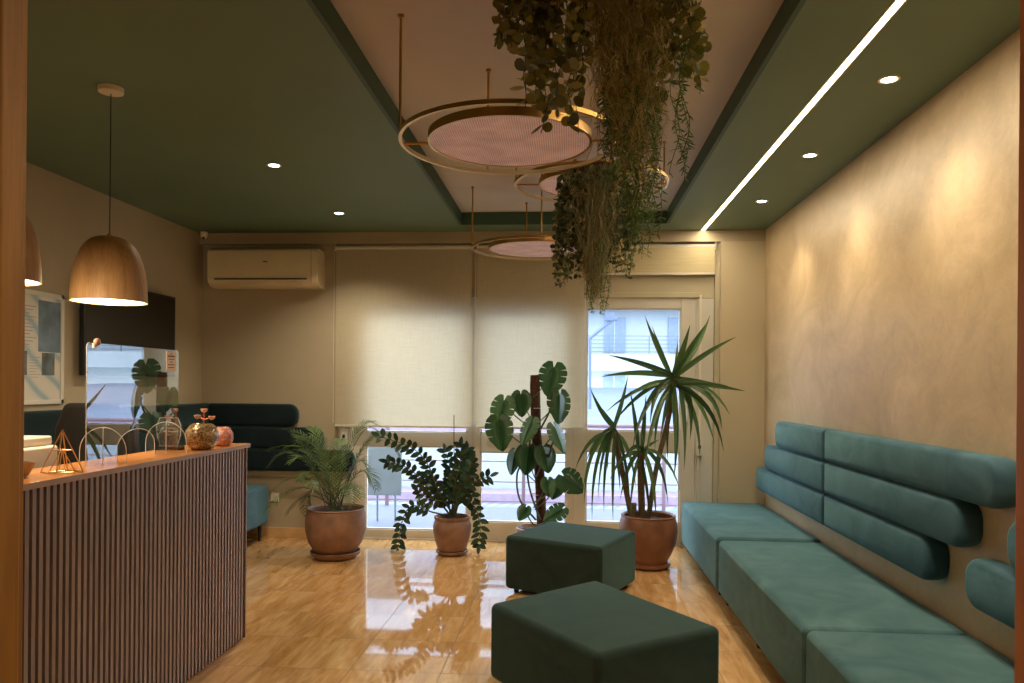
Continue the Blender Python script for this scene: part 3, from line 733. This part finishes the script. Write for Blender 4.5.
# ------------------------------------------------------------------ potted plants
def pot(root, x, y, prof, mat, saucer=None, soil_z=None, soil_r=None):
    MB().lathe((x, y, 0), prof, 48, cap=False).build('pot', mat, root, smooth=True)
    if saucer: MB().lathe((x, y, 0), saucer, 48, cap=False).build('saucer', mat, root, smooth=True)
    MB().lathe((x, y, soil_z - .01), [(soil_r, 0), (soil_r, .008), (soil_r * .5, .016), (.01, .02)], 32).build('soil', 'soil', root, smooth=True)

# 1: palm
X1, Y1 = -1.885, 6.08
t = thing('potted_palm', (X1, Y1, 0), 'areca palm with feathery fronds in a wide terracotta pot', 'potted plant')
pot(t, X1, Y1, [(.01, .02), (.135, .02), (.165, .05), (.215, .13), (.240, .22), (.243, .29), (.236, .36), (.228, .392), (.236, .400), (.226, .406), (.212, .39), (.215, .33), (.20, .3)], 'terra',
    [(.01, .004), (.16, .004), (.195, .03), (.205, .055), (.198, .058), (.185, .035), (.15, .018), (.01, .018)], .36, .212)
def frond(mb, st, p0, p1, p2, L, nl, w=.0052, lift=.2):
    ptsf = bez(p0, p1, p2, nl + 4)
    st.tube(ptsf, [max(.004 * (1 - i / len(ptsf)), .0012) for i in range(len(ptsf))], 5)
    for i in range(4, len(ptsf)):
        f_ = (i - 4) / nl; p = ptsf[i]; tn = (ptsf[min(i + 1, len(ptsf) - 1)] - ptsf[i - 1]).normalized()
        sd = tn.cross(UP); sd = sd.normalized() if sd.length > .1 else Vector((1, 0, 0))
        for s in (-1, 1):
            d = (tn * .75 + sd * s * .75 + UP * lift * random.uniform(.4, 1.3)).normalized()
            ln = L * (math.sin(math.pi * (.18 + .75 * f_))) * random.uniform(.85, 1.1)
            q0 = p; q1 = p + d * ln * .55; q2 = p + d * ln + Vector((0, 0, -.28 * ln))
            bl_ = bez(q0, q1, q2, 5); mb.blade(bl_, [.002, w, w * .9, w * .6, .0008], tn.cross(d).cross(d) + UP * .01, .25)
fo = MB(); sm_ = MB(); base = Vector((X1, Y1, .38))
fr = [((268, 466), (300, 425), 6.0, .13), ((270, 494), (300, 455), 5.9, .13), ((284, 450), (312, 430), 6.1, .15), ((313, 428), (322, 440), 6.2, .17), ((298, 442), (318, 420), 6.25, .17),
      ((375, 424), (352, 410), 6.35, .17), ((398, 452), (372, 395), 6.3, .15), ((376, 488), (362, 445), 5.95, .14), ((306, 514), (303, 470), 6.2, .10), ((340, 440), (338, 450), 6.3, .16),
      ((368, 470), (356, 440), 6.1, .15), ((290, 462), (310, 440), 5.85, .14), ((330, 452), (330, 470), 5.9, .15), ((352, 505), (350, 460), 5.75, .12), ((300, 480), (310, 455), 5.8, .13)]
for (tip, ctl, dy, L) in fr:
    p2 = at(tip[0], tip[1], dy); p1 = at(ctl[0], ctl[1], (dy + Y1) / 2)
    frond(fo, sm_, base + Vector((random.uniform(-.06, .06), random.uniform(-.05, .05), 0)), p1, p2, L * 1.05, 22)
    if random.random() < .6: frond(fo, sm_, base + Vector((random.uniform(-.07, .07), random.uniform(-.05, .05), 0)), p1 + rv() * .12, p2 + rv() * .16, L * .9, 18)
sm_.build('stems', 'stem', t, smooth=True); fo.build('fronds', 'palm', t, fix=False)

# 2: zz plant
X2, Y2 = -.962, 6.30
t = thing('potted_zz_plant', (X2, Y2, 0), 'glossy zamioculcas with arching leafy stems in a small terracotta pot', 'potted plant')
pot(t, X2, Y2, [(.01, .022), (.095, .022), (.118, .04), (.142, .12), (.158, .20), (.160, .24), (.150, .272), (.142, .285), (.150, .305), (.150, .318), (.140, .318), (.134, .29), (.14, .25)], 'terra',
    [(.01, .004), (.115, .004), (.132, .02), (.136, .036), (.130, .038), (.118, .022), (.01, .016)], .275, .135)
def zz_stem(mb, st, pts, L, step=.040, w=.0225):
    sp_ = spline(pts, 10); n_ = len(sp_)
    st.tube(sp_, [.009 * (1 - .75 * i / n_) for i in range(n_)], 6)
    acc = 0; total = sum((sp_[i + 1] - sp_[i]).length for i in range(n_ - 1)); run = 0; s = 1
    for i in range(1, n_):
        d = (sp_[i] - sp_[i - 1]).length; run += d; acc += d
        if acc > step and run > total * .25:
            acc = 0; tn = (sp_[i] - sp_[i - 1]).normalized(); vw = Vector((0, 1, 0))
            sd = tn.cross(vw); sd = sd.normalized() if sd.length > .1 else Vector((1, 0, 0))
            for q in (-1, 1):
                dr = (tn * .55 + sd * q + Vector((0, random.uniform(-.6, .6), random.uniform(-.1, .2)))).normalized(); ln = L * random.uniform(.8, 1.1)
                b_ = bez(sp_[i], sp_[i] + dr * ln * .5 + UP * .005, sp_[i] + dr * ln - UP * .008, 6)
                mb.blade(b_, [.003, w * .8, w, w * .95, w * .66, w * .12], (dr.cross(vw)).normalized() + rv() * .45, .15)
    e_ = sp_[-1]; tn = (sp_[-1] - sp_[-2]).normalized(); mb.blade(bez(e_, e_ + tn * L * .5, e_ + tn * L, 6), [.003, w * .8, w, w * .95, w * .66, w * .12], tn.orthogonal(), .15)
fo = MB(); sm_ = MB(); b0 = (452, 516)
Zs = [[b0, (440, 495), (428, 465), (412, 448), (380, 436)], [b0, (438, 500), (420, 478), (404, 466), (388, 462)], [b0, (432, 512), (412, 506), (402, 522), (398, 548)],
      [b0, (462, 502), (474, 506), (480, 525), (479, 545)], [b0, (454, 490), (460, 462), (461, 446)], [b0, (460, 490), (470, 468), (468, 450)], [b0, (448, 490), (450, 470), (446, 452)],
      [b0, (462, 495), (474, 482), (490, 476)], [b0, (446, 500), (436, 486), (428, 478)], [b0, (456, 500), (462, 486), (474, 498)], [b0, (444, 502), (430, 500), (418, 490)], [b0, (458, 495), (466, 480), (472, 462)], [b0, (450, 480), (455, 466), (466, 456)]]
for k, pl in enumerate(Zs):
    dy = random.uniform(-.22, .18); m_ = len(pl) - 1
    zz_stem(fo, sm_, [at(p[0] + (random.uniform(-6, 6) if i == 0 else 0), p[1], Y2 + dy * i / m_) for i, p in enumerate(pl)], .082 if k != 2 else .075)
sm_.build('stems', 'stem', t, smooth=True); fo.build('leaves', 'zz', t, fix=False)
w = MB().tube([at(454, 515, Y2), at(454, 415, Y2)], .004, 6).build('support_cane', plain('red_cane', (112, 52, 48), .6), t)

# 3: monstera on a moss pole
X3, Y3 = -.262, 6.36
t = thing('potted_monstera', (X3, Y3, 0), 'monstera with split leaves climbing a brown moss pole behind the poufs', 'potted plant')
pot(t, X3, Y3, [(.01, .02), (.11, .02), (.125, .05), (.155, .15), (.165, .21), (.17, .225), (.16, .23), (.15, .21), (.14, .2)], 'terra2', [(.01, .004), (.13, .004), (.15, .03), (.14, .032), (.01, .014)], .205, .15)
MB().tube([at(542, 530, Y3), at(540, 480, Y3), at(536, 430, Y3), at(535, 385, Y3), at(534.5, 375, Y3)], [.042, .042, .042, .042, .034], 18).build('moss_pole', 'moss_pole', t, smooth=True)
def mleaf(mb, c, tip, L, nrm, slits=5, W=1.0):
    """c: petiole point, tip: direction to tip, nrm: leaf normal"""
    u = tip.normalized(); nn = (nrm - u * nrm.dot(u)).normalized(); v_ = u.cross(nn)
    def rad(th):
        tb = [(0, 1.0), (12, .88), (30, .74), (60, .64), (90, .57), (120, .50), (150, .44), (168, .36), (180, .12)]
        for (a, ra), (b, rb) in zip(tb, tb[1:]):
            if th <= b: return ra + (rb - ra) * (th - a) / (b - a)
        return .16
    def pt(th, f, s):
        r = rad(th) * f; x = r * math.cos(R(th)); y = r * math.sin(R(th)) * s * W
        cup = -.10 * (x * x) - .22 * y * y
        return c + (u * x + v_ * y + nn * cup) * L
    def mid(th): x = max(0, .72 * math.cos(R(min(th, 90)))) ; return c + (u * x - nn * .1 * x * x) * L
    N_ = 7 if slits else 9
    for s in (-1, 1):
        ths = [180 * (k / N_) for k in range(N_ + 1)]
        for k in range(N_):
            a, b = ths[k], ths[k + 1]; g_ = 2.6 if (slits and 1 < k < 5) else 0; g2 = 2.6 if (slits and 0 < k < 4) else 0
            m1, m2 = mid(a), mid(b)
            inner = .52 if slits else .9
            P_ = [m1, m1.lerp(pt(a, 1, s), inner), pt(a + g_ * .8, 1 if k else 1, s), pt((a + b) / 2, 1.03, s), pt(b - g2 * .8, 1, s), m2.lerp(pt(b, 1, s), inner), m2]
            if (m1 - m2).length < 1e-5: P_ = P_[:-1]
            mb.add(P_, [tuple(range(len(P_)))])
fo = MB(); sm_ = MB()
ML = [  # petiole px, tip px, size, depth offset, facing, slits
 ((553, 371), (548, 396), .24, .0, (-.2, -1, .15), 5), ((521, 397), (522, 416), .17, -.1, (.1, -1, .1), 0), ((503, 404), (497, 428), .25, -.1, (-.4, -1, .2), 5),
 ((499, 424), (503, 450), .25, -.2, (.3, -1, -.1), 5), ((530, 424), (520, 446), .19, -.2, (-1, -.9, .2), 5), ((560, 398), (560, 424), .22, -.05, (.8, -1, .1), 5),
 ((556, 430), (568, 458), .20, -.15, (1.2, -.8, .1), 5), ((514, 455), (510, 474), .20, -.05, (-.7, -.8, .1), 0), ((528, 452), (526, 474), .22, -.12, (.2, -1, .2), 0),
 ((545, 452), (549, 472), .19, -.1, (.5, -1, .1), 0), ((548, 482), (549, 496), .13, -.1, (.3, -1, .1), 0), ((566, 478), (582, 492), .24, -.2, (-.1, -1, .35), 5),
 ((558, 485), (552, 500), .13, -.15, (.3, -1, .3), 0), ((525, 509), (519, 520), .13, -.15, (-.1, -1, .4), 0), ((560, 510), (544, 520), .17, -.2, (.1, -.8, .8), 5),]
for (a, b, L, dy, nr, sl) in ML:
    c = at(a[0], a[1], Y3 + dy); tp = at(b[0], b[1], Y3 + dy - .05); L = min(L, (tp - c).length * 1.05)
    mleaf(fo, c, tp - c, L, Vector(nr), sl, random.uniform(.85, 1.0))
    root_z = c[2] - .22; b1 = at(539, 0, Y3)[0]
    st_ = Vector((b1 + random.uniform(-.02, .02), Y3 - .05, max(.25, root_z)))
    sm_.tube(bez(st_, (st_ + c) / 2 + Vector((0, -.03, -.04)) , c, 8), .005, 6)
for pl in ([(536, 520), (520, 500), (517, 475), (524, 460)], [(540, 520), (530, 490), (527, 465), (530, 440)], [(546, 470), (552, 445), (558, 432)], [(540, 430), (550, 410), (553, 392)]):
    sm_.tube(spline([at(p[0], p[1], Y3 - .09) for p in pl], 6), .008, 7)
sm_.build('stems', 'stem', t, smooth=True); fo.build('leaves', 'monstera', t, fix=False, weld=True)
w = MB()
for zz in (1.22, .80, .5): w.torus_band((at(536, 400, Y3)[0] + .005, Y3, zz), .043, .046, 0, .006, 20)
w.build('tie', 'cream_alu', t)

# 4: yucca / dracaena
X4, Y4 = .628, 6.03
t = thing('potted_yucca', (X4, Y4, 0), 'tall yucca with sword leaves in a round brown pot beside the bench', 'potted plant')
pot(t, X4, Y4, [(.01, .02), (.13, .02), (.150, .04), (.152, .06), (.185, .12), (.215, .20), (.226, .28), (.222, .35), (.208, .395), (.214, .405), (.205, .412), (.192, .40), (.20, .34)], 'terra2',
    [(.01, .004), (.15, .004), (.172, .02), (.174, .045), (.166, .045), (.01, .02)], .365, .196)
cr1 = at(675, 380, Y4 - .05); cr2 = at(614, 432, Y4 + .05); cr3 = at(641, 452, Y4 - .15)
w = MB().tube(spline([at(648, 520, Y4), at(656, 470, Y4), at(668, 420, Y4), cr1]), .020, 12); w.build('cane', 'bark', t, smooth=True)
MB().tube(spline([at(632, 520, Y4), at(622, 470, Y4), cr2]), .022, 12).build('cane', 'bark', t, smooth=True)
MB().tube(spline([at(642, 522, Y4 - .05), at(641, 480, Y4 - .1), cr3]), .027, 12).build('cane', 'bark', t, smooth=True)
MB().tube(spline([at(633, 521, Y4 - .08), at(634, 512, Y4 - .08), at(634, 503, Y4 - .08)]), .020, 12).build('cane', 'bark', t, smooth=True)
fo = MB()
def sword(c, tip, ctl, w_=.020, k=9):
    b_ = bez(c, ctl, tip, k); ws = [w_ * .55, w_ * .8, w_, w_, w_ * .92, w_ * .78, w_ * .55, w_ * .3, .0008]
    d = (tip - c).normalized(); sd = d.cross(Vector((0, 1, 0))); sd = sd.normalized() if sd.length > .1 else Vector((1, 0, 0))
    fo.blade(b_, ws, sd + rv() * .6, .35)
def L4(c, tips, Yc, w_=.020, spread=.5):
    for (tx, ty, cxx, cyy) in tips:
        dy = random.uniform(-spread, spread * .6); tp = at(tx, ty, Yc + dy); ct = at(cxx, cyy, Yc + dy * .5)
        sword(c + Vector((random.uniform(-.02, .02), random.uniform(-.02, .02), random.uniform(-.03, .04))), tp, ct, w_ * random.uniform(.85, 1.15))
L4(cr1, [(645, 316, 655, 345), (652, 326, 662, 355), (710, 315, 700, 345), (706, 324, 688, 350), (736, 337, 705, 352), (600, 377, 640, 368), (608, 355, 645, 362), (606, 412, 640, 380), (745, 391, 705, 384),
         (728, 386, 700, 380), (624, 400, 650, 378), (722, 430, 718, 385), (724, 452, 715, 395), (715, 445, 702, 395), (684, 470, 688, 415), (668, 462, 665, 410), (655, 450, 655, 400), (690, 440, 695, 395),
         (650, 425, 652, 385), (634, 440, 645, 385), (676, 455, 674, 410), (700, 460, 700, 405), (690, 325, 684, 350), (640, 418, 655, 376), (632, 452, 640, 395), (660, 440, 668, 395), (730, 415, 712, 380), (678, 340, 676, 360), (612, 425, 640, 385), (645, 470, 650, 410), (674, 478, 680, 430)], Y4, .021)
L4(cr2, [(590, 388, 600, 412), (594, 398, 606, 418), (592, 520, 590, 455), (582, 495, 590, 440), (604, 512, 602, 460), (613, 520, 612, 470), (630, 508, 628, 455), (586, 462, 596, 432), (636, 488, 630, 440), (598, 500, 600, 440), (628, 376, 622, 405), (584, 505, 586, 440), (620, 490, 618, 455), (608, 470, 605, 440), (575, 470, 588, 432)], Y4 + .05, .017, .4)
L4(cr3, [(620, 500, 628, 455), (630, 515, 632, 470), (656, 520, 655, 470), (668, 505, 664, 455), (650, 525, 648, 480), (610, 480, 622, 448), (680, 490, 668, 448), (642, 430, 640, 440), (625, 460, 632, 440), (660, 440, 652, 440), (630, 390, 636, 420), (646, 395, 644, 425)], Y4 - .15, .016, .4)
fo.build('leaves', 'yucca', t, fix=False)

# ------------------------------------------------------------------ hanging greenery
def drape(p, out, length, k=14, wob=.012):
    """a stem that leaves p sideways and then hangs"""
    pts = []; q = Vector(p); d = Vector((out[0], out[1], .15)); seg = length / k
    for i in range(k + 1):
        pts.append(q.copy()); q = q + d.normalized() * seg
        d = d * .72 + Vector((random.uniform(-wob, wob) * 8, random.uniform(-wob, wob) * 8, -.34))
    return pts
def euca(mb, st, flw, pts, r, step):
    st.tube(pts, .0016, 4); acc = 0
    for i in range(1, len(pts)):
        a, b = pts[i - 1], pts[i]; L = (b - a).length; s = 0
        while acc + L - s > step:
            s += step - acc if acc else step; acc = 0; p = a.lerp(b, min(1, s / L)); tn = (b - a).normalized()
            sd = tn.cross(rv()).normalized()
            for q in (-1, 1):
                rr_ = r * random.uniform(.6, 1.15); dr = (sd * q + rv() * .5 + Vector((0, 0, -.25))).normalized(); u = dr; w_ = dr.cross(rv()).normalized()
                mb.disc(p + dr * rr_ * 1.05, u, w_ * .92, rr_, 9)
            if flw is not None and random.random() < .13:
                for _ in range(5): dv = rv(); flw.blade(bez(p, p + dv * .012, p + dv * .028, 4), [.001, .006, .005, .0006], rv(), .1)
        acc += L - s if s else L
def hang(x, y, z, r, label, with_big):
    t = thing('hanging_planter', (x, y, z), label, 'hanging plant')
    MB().lathe((x, y, z), [(r * .55, 0), (r * .85, .03), (r, .085), (r * .96, .09), (r * .8, .04), (.01, .03)], 32, cap=True).build('basket', 'moss_pole', t, smooth=True)
    hg = MB()
    for q in (30, 150, 270): hg.tube([(x + r * .95 * math.cos(R(q)), y + r * .95 * math.sin(R(q)), z + .085), (x, y, min(CZ - .01, z + .26))], .0016, 5)
    hg.tube([(x, y, min(CZ - .01, z + .26)), (x, y, CZ)], .002, 5); hg.build('hanging_wire', 'gold', t)
    return t
hx, hy = .105, 2.30
t = hang(hx, hy, 2.635, .19, 'hanging greenery with large round olive leaves, nearest the camera', True)
fo, st_, fw = MB(), MB(), MB()
def go(x0, x1, zt, ztip, n_, r, step, Yc, dY, outx):
    for _ in range(n_):
        u = random.random(); x = x0 + (x1 - x0) * u; yy = Yc + random.uniform(-dY, dY)
        zb = ztip[0] + (ztip[1] - ztip[0]) * random.random(); k = 12; zt_ = zt + random.uniform(-.05, .05)
        top = Vector((hx + (x - hx) * .45, Yc + (yy - Yc) * .5, zt_)) if Yc < 3 else Vector((x * .6 + .12 * .4, yy, zt_))
        pts = []
        for i in range(k + 1):
            f_ = i / k; e = min(1, f_ * 2.2); e = e * (2 - e)
            pts.append(Vector((top[0] + (x - top[0]) * e + random.uniform(-.008, .008), top[1] + (yy - top[1]) * e, zt_ + (zb - zt_) * f_ ** 1.15)))
        euca(fo, st_, fw, pts, r, step)
go(-.22, -.03, 2.72, (2.36, 2.50), 13, .021, .036, hy, .16, -1)
go(-.15, .03, 2.70, (2.17, 2.40), 11, .021, .036, hy, .16, -1)
go(.0, .16, 2.70, (2.36, 2.52), 8, .020, .036, hy, .18, 0)
go(.20, .36, 2.70, (2.24, 2.46), 16, .020, .034, hy, .16, 1)
go(.30, .40, 2.70, (2.19, 2.40), 5, .019, .034, hy, .12, 1)
pts = spline([(0.0, hy, 2.45), (-.06, hy, 2.30), (-.09, hy - .02, 2.165)], 6); euca(fo, st_, None, pts, .020, .034)
pts = spline([(-.1, hy, 2.55), (-.2, hy, 2.50), (-.235, hy, 2.455)], 6); euca(fo, st_, None, pts, .019, .034)
st_.build('eucalyptus_stems', 'stem', t); fo.build('eucalyptus_leaves', 'euca', t, fix=False); fw.build('blossoms', 'flowerp', t, fix=False)
def strings(mb, n_, xs, zt, zb, Yc, dY, r=.0011, curl=.010, tx=None):
    for _ in range(n_):
        g = random.gauss(0, .33); g = max(-1, min(1, g)); x = (xs[0] + xs[1]) / 2 + (xs[1] - xs[0]) / 2 * g
        bot = zb[0] + (zb[1] - zb[0]) * (random.random() * (1 - abs(g)) + abs(g)); k = 16; ph = random.random() * 6; yy = Yc + random.uniform(-dY, dY)
        x2 = x if tx is None else x + (tx - x) * random.uniform(.2, .6)
        pts = [Vector((x + (x2 - x) * i / k + curl * math.sin(ph + i * 1.3) * random.uniform(.3, 1.2), yy + curl * math.cos(ph * 2 + i * 1.1), zt + (bot - zt) * i / k)) for i in range(k + 1)]
        mb.tube(pts, r, 3)
        for i in range(3, k, 2):
            if random.random() < .6: d = rv() * .03; d.z = -abs(d.z); mb.tube([pts[i], pts[i] + d * .6, pts[i] + d + Vector((0, 0, -.012))], r * .8, 3)
def needles(mb, n_, xs, zt, zb, Yc, dY, L=.022, dens=.010, w_=.0022):
    for _ in range(n_):
        x = random.uniform(*xs); yy = Yc + random.uniform(-dY, dY); bot = random.uniform(*zb); z_ = zt + random.uniform(-.06, .06); ph = random.random() * 6; s = 0
        pts = []
        for i in range(19): pts.append(Vector((x + .014 * math.sin(ph + i * .45), yy + .01 * math.cos(ph + i * .5), z_ + (bot - z_) * i / 18)))
        mb.tube(pts, .0013, 3)
        L_ = abs(bot - z_); m_ = int(L_ / dens)
        for j in range(m_):
            f_ = j / m_ * 18; i = int(f_); p = pts[i].lerp(pts[min(i + 1, 18)], f_ - i); d = rv(); d.z = -abs(d.z) * .6 - .1; d.normalize()
            mb.blade([p, p + d * L * .5, p + d * L], [w_ * .5, w_, .0004], rv(), 0)
sg = MB(); strings(sg, 300, (-.08, .38), 2.66, (2.03, 2.36), hy, .13, .0008, .016, .17); strings(sg, 130, (.06, .32), 2.60, (1.88, 2.2), hy, .1, .0008, .016)
sg.build('trailing_strings', 'string', t, fix=False)
nd = MB(); needles(nd, 26, (.10, .34), 2.44, (1.98, 2.15), hy, .11, .024, .008, .0026); needles(nd, 18, (.13, .27), 2.35, (1.84, 2.0), hy, .09, .024, .008, .0026); nd.build('needle_strands', 'fern', t, fix=False)
# second, farther bunch
gx_, gy_ = .13, 3.76
t = hang(gx_, gy_, 2.40, .085, 'smaller hanging greenery with grey-green leaves and pale moss, behind the near bunch', False)
fo, st_, fw = MB(), MB(), MB()
def mound(n_, r, x, y, z, rad, zs):
    for _ in range(n_):
        d = rv(); p = Vector((x, y, z)) + Vector((d.x * rad, d.y * rad, d.z * zs)); u = rv(); w_ = u.cross(rv()).normalized(); fo.disc(p, u, w_, r * random.uniform(.7, 1.2), 8)
mound(260, .014, gx_ - .03, gy_, 2.40, .17, .07)
go2 = go
def go(x0, x1, zt, ztip, n_, r, step, Yc, dY, outx):
    for _ in range(n_):
        x = random.uniform(x0, x1); yy = Yc + random.uniform(-dY, dY); zb = random.uniform(*ztip); k = 12
        top = Vector((gx_ + (x - gx_) * .6, Yc + (yy - Yc) * .5, zt + random.uniform(-.05, .05))); pts = []
        for i in range(k + 1):
            f_ = i / k; e = min(1, f_ * 2.6); e = e * (2 - e)
            pts.append(Vector((top[0] + (x - top[0]) * e + random.uniform(-.008, .008), top[1] + (yy - top[1]) * e, top[2] + (zb - top[2]) * f_)))
        euca(fo, st_, fw, pts, r, step)
go(-.07, .06, 2.44, (1.90, 2.06), 22, .0130, .023, gy_, .10, -1)
go(.18, .32, 2.44, (1.88, 2.2), 16, .0130, .023, gy_, .10, 1)
go(.02, .22, 2.44, (2.0, 2.2), 14, .0125, .023, gy_, .12, 1)
st_.build('small_stems', 'stem', t); fo.build('small_leaves', 'euca2', t, fix=False); fw.build('blossoms', 'flowerp', t, fix=False)
sg = MB(); strings(sg, 420, (-.06, .30), 2.46, (1.77, 2.12), gy_ - .02, .14, .0011, .016, .12); sg.build('moss_strings', 'moss', t, fix=False)
nd = MB(); needles(nd, 30, (.17, .40), 2.44, (2.02, 2.22), gy_, .10, .026, .010, .0028); needles(nd, 12, (.09, .18), 2.2, (1.73, 1.85), gy_ - .10, .05, .020); nd.build('needle_strands', 'fern', t, fix=False)

# ------------------------------------------------------------------ outside
M['out_white'] = plain('outside_render', (146, 156, 162), .9, var=.04)
M['out_floor'] = plain('terrace_tiles', (92, 98, 112), .6, var=.06)
M['out_red'] = plain('faded_red_paint', (130, 106, 116), .7)
M['out_grey'] = plain('outside_grey', (92, 104, 126), .8, var=.15, scale=1)
M['out_pink'] = plain('pink_roof_edge', (132, 116, 132), .8)
n = N('striped_roofing'); v = n.pos((1, 1, 1), (0, 0, R(24))); wv = n.new('ShaderNodeTexWave'); wv.inputs['Scale'].default_value = 1.6; wv.inputs['Distortion'].default_value = 1.2; n.link(v, wv.inputs[0])
n.bsdf(n.ramp(wv.outputs['Fac'], [(.2, srgb((100, 122, 150))), (.6, srgb((134, 142, 150)))]), .7); M['striped'] = n.m
tag(MB().box(-6, 5, YB + .15, 8.95, -.10, -.02).build('terrace', 'out_floor'), kind='structure')
t = thing('terrace_railing', (0, 8.9, 0), 'faded red horizontal bar railing on the terrace outside the window', 'railing')
for z_ in (.05, .28, .52, .95): MB().tube([(-6, 8.9, z_), (5, 8.9, z_)], .0075 if z_ < .9 else .022, 8).build('bar', 'out_red', t)
for k in range(7): MB().box(-5.4 + k * 1.62, -5.36 + k * 1.62, 8.88, 8.92, -.02, .95).build('post', 'out_red', t)
t = thing('folding_table', (-1.9, 7.8, 0), 'white folding table tipped upright on the terrace behind the zamioculcas', 'table')
MB().box(-2.12, -1.72, 7.78, 7.81, .26, .82).build('table_top', 'out_white', t, bevel=.01)
for x in (-1.99, -1.80): MB().tube([(x, 7.83, .7), (x, 7.86, -.018)], .012, 8).build('leg', 'out_white', t)
for x in (-1.3, -1.28): pass
t = thing('apartment_building', (4, 40, -10), 'pale apartment block with balconies far across the street', 'building')
MB().box(-24, 26, 40, 46, -10, 14).build('wall', 'out_white', t)
for k, zb in enumerate((2.2, 5.4, 8.6)):
    MB().box(-20, 24, 38.9, 40, zb, zb + .85).build('balcony_slab', 'out_white', t)
    rl = MB(); 
    for q in range(5): rl.box(-20, 24, 38.92, 38.95, zb + .95 + q * .2, zb + .985 + q * .2)
    for q in range(22): rl.box(-20 + q * 2.0, -19.95 + q * 2.0, 38.9, 38.97, zb + .85, zb + 1.8)
    rl.build('balcony_railing', 'out_grey', t)
for k in range(12):
    for zb in (.1, 3.1, 6.3):
        fw_ = MB().box(-18 + k * 3.3, -16.9 + k * 3.3, 39.93, 40.02, zb + .1, zb + 1.9).build('window', plain('outside_window', (100, 118, 140), .4), t)
        MB().box(-17.5 + k * 3.3, -17.44 + k * 3.3, 39.90, 39.94, zb + .1, zb + 1.9).build('window_bar', 'out_white', fw_)
t = thing('neighbouring_roof', (0, 25, 0), 'blue-grey sloping roof with pink edge below the apartment block', 'roof')
MB().add([(-20, 15, .66), (20, 15, .66), (20, 38, 1.35), (-20, 38, 1.35)], [(0, 1, 2, 3)]).build('roof_slope', 'out_grey', t, fix=False)
MB().box(-20, 20, 14.9, 15, .40, .67).build('roof_edge', 'out_pink', t)
MB().box(-20, 20, 15, 15.2, -2.5, .42).build('wall', 'out_white', t)
MB().box(-20, 20, 14.2, 14.9, -1.0, -.62).build('red_roof_strip', 'out_pink', t)
t = thing('striped_canopy', (0, 11.5, -1.5), 'pale blue and white striped corrugated canopy below the terrace', 'canopy')
MB().add([(-14, 9.3, -.95), (14, 9.3, -.95), (14, 14.2, -.80), (-14, 14.2, -.80)], [(0, 1, 2, 3)]).build('sheet', 'striped', t, fix=False)
t = thing('floodlight_arm', (1.0, 39.0, 2.6), 'grey angled bracket arm on the facade opposite, upper left of the door glass', 'bracket')
MB().tube([at(590, 338, 20), at(612, 320, 20), at(617, 319, 20)], .05, 6).build('arm', 'out_grey', t)
MB().lathe(tuple(at(609, 317, 20)), [(.12, -.1), (.16, .1)], 12).build('head', 'out_grey', t)
MB().tube([at(590, 338, 20), at(590, 420, 20), tuple(at(590, 420, 20))[:2] + (-2,)], .04, 6).build('pole', 'out_grey', t)
t['label'] = 'grey street lamp with angled arm outside, upper left of the door glass'; t['category'] = 'street lamp'; t.name = 'street_lamp'

# ------------------------------------------------------------------ light
wd = bpy.data.worlds.new('World'); sc.world = wd; wd.use_nodes = True; nt = wd.node_tree; bg = nt.nodes['Background']
bg.inputs[0].default_value = (.78, .88, 1.0, 1); bg.inputs[1].default_value = 5.8
pl = bpy.data.lights.new('window_portal', 'AREA'); pl.shape = 'RECTANGLE'; pl.size = 3.4; pl.size_y = 2.3; pl.cycles.is_portal = True
po = bpy.data.objects.new('window_portal', pl); COL.objects.link(po); po.location = (-.42, YB + .2, 1.15); po.rotation_euler = (R(-90), 0, 0)
def area(x, y, z, sx, sy, e, col=(1, .78, .5), rot=(0, 0, 0)):
    l = bpy.data.lights.new('area_lamp', 'AREA'); l.shape = 'RECTANGLE'; l.size = sx; l.size_y = sy; l.energy = e; l.color = col
    o = bpy.data.objects.new('area_lamp', l); COL.objects.link(o); o.location = (x, y, z); o.rotation_euler = rot; return o
area(1.153, 3.95, H - .006, .03, 5.5, 26, (1, .85, .62))
for y in (3.40, 2.67): 
    l = bpy.data.lights.new('bulb', 'POINT'); l.energy = 16; l.color = (1, .78, .5); l.shadow_soft_size = .05; o = bpy.data.objects.new('bulb', l); COL.objects.link(o); o.location = (-2.14, y, 1.74)
spot(-.1, .1, 2.58, 44, 140, .8, (1, .80, .48), .08)  # unseen corridor lamp, added to light the wooden door frame

sc.cycles.use_denoising = True
try: sc.cycles.denoiser = 'OPENIMAGEDENOISE'
except Exception: pass
sc.cycles.max_bounces = 8; sc.cycles.diffuse_bounces = 4; sc.cycles.glossy_bounces = 4; sc.cycles.transmission_bounces = 6; sc.cycles.transparent_max_bounces = 12
sc.cycles.sample_clamp_indirect = 6; sc.cycles.caustics_reflective = False; sc.cycles.caustics_refractive = False
sc.view_settings.view_transform = 'Standard'; sc.view_settings.look = 'None'; sc.view_settings.exposure = 0.38
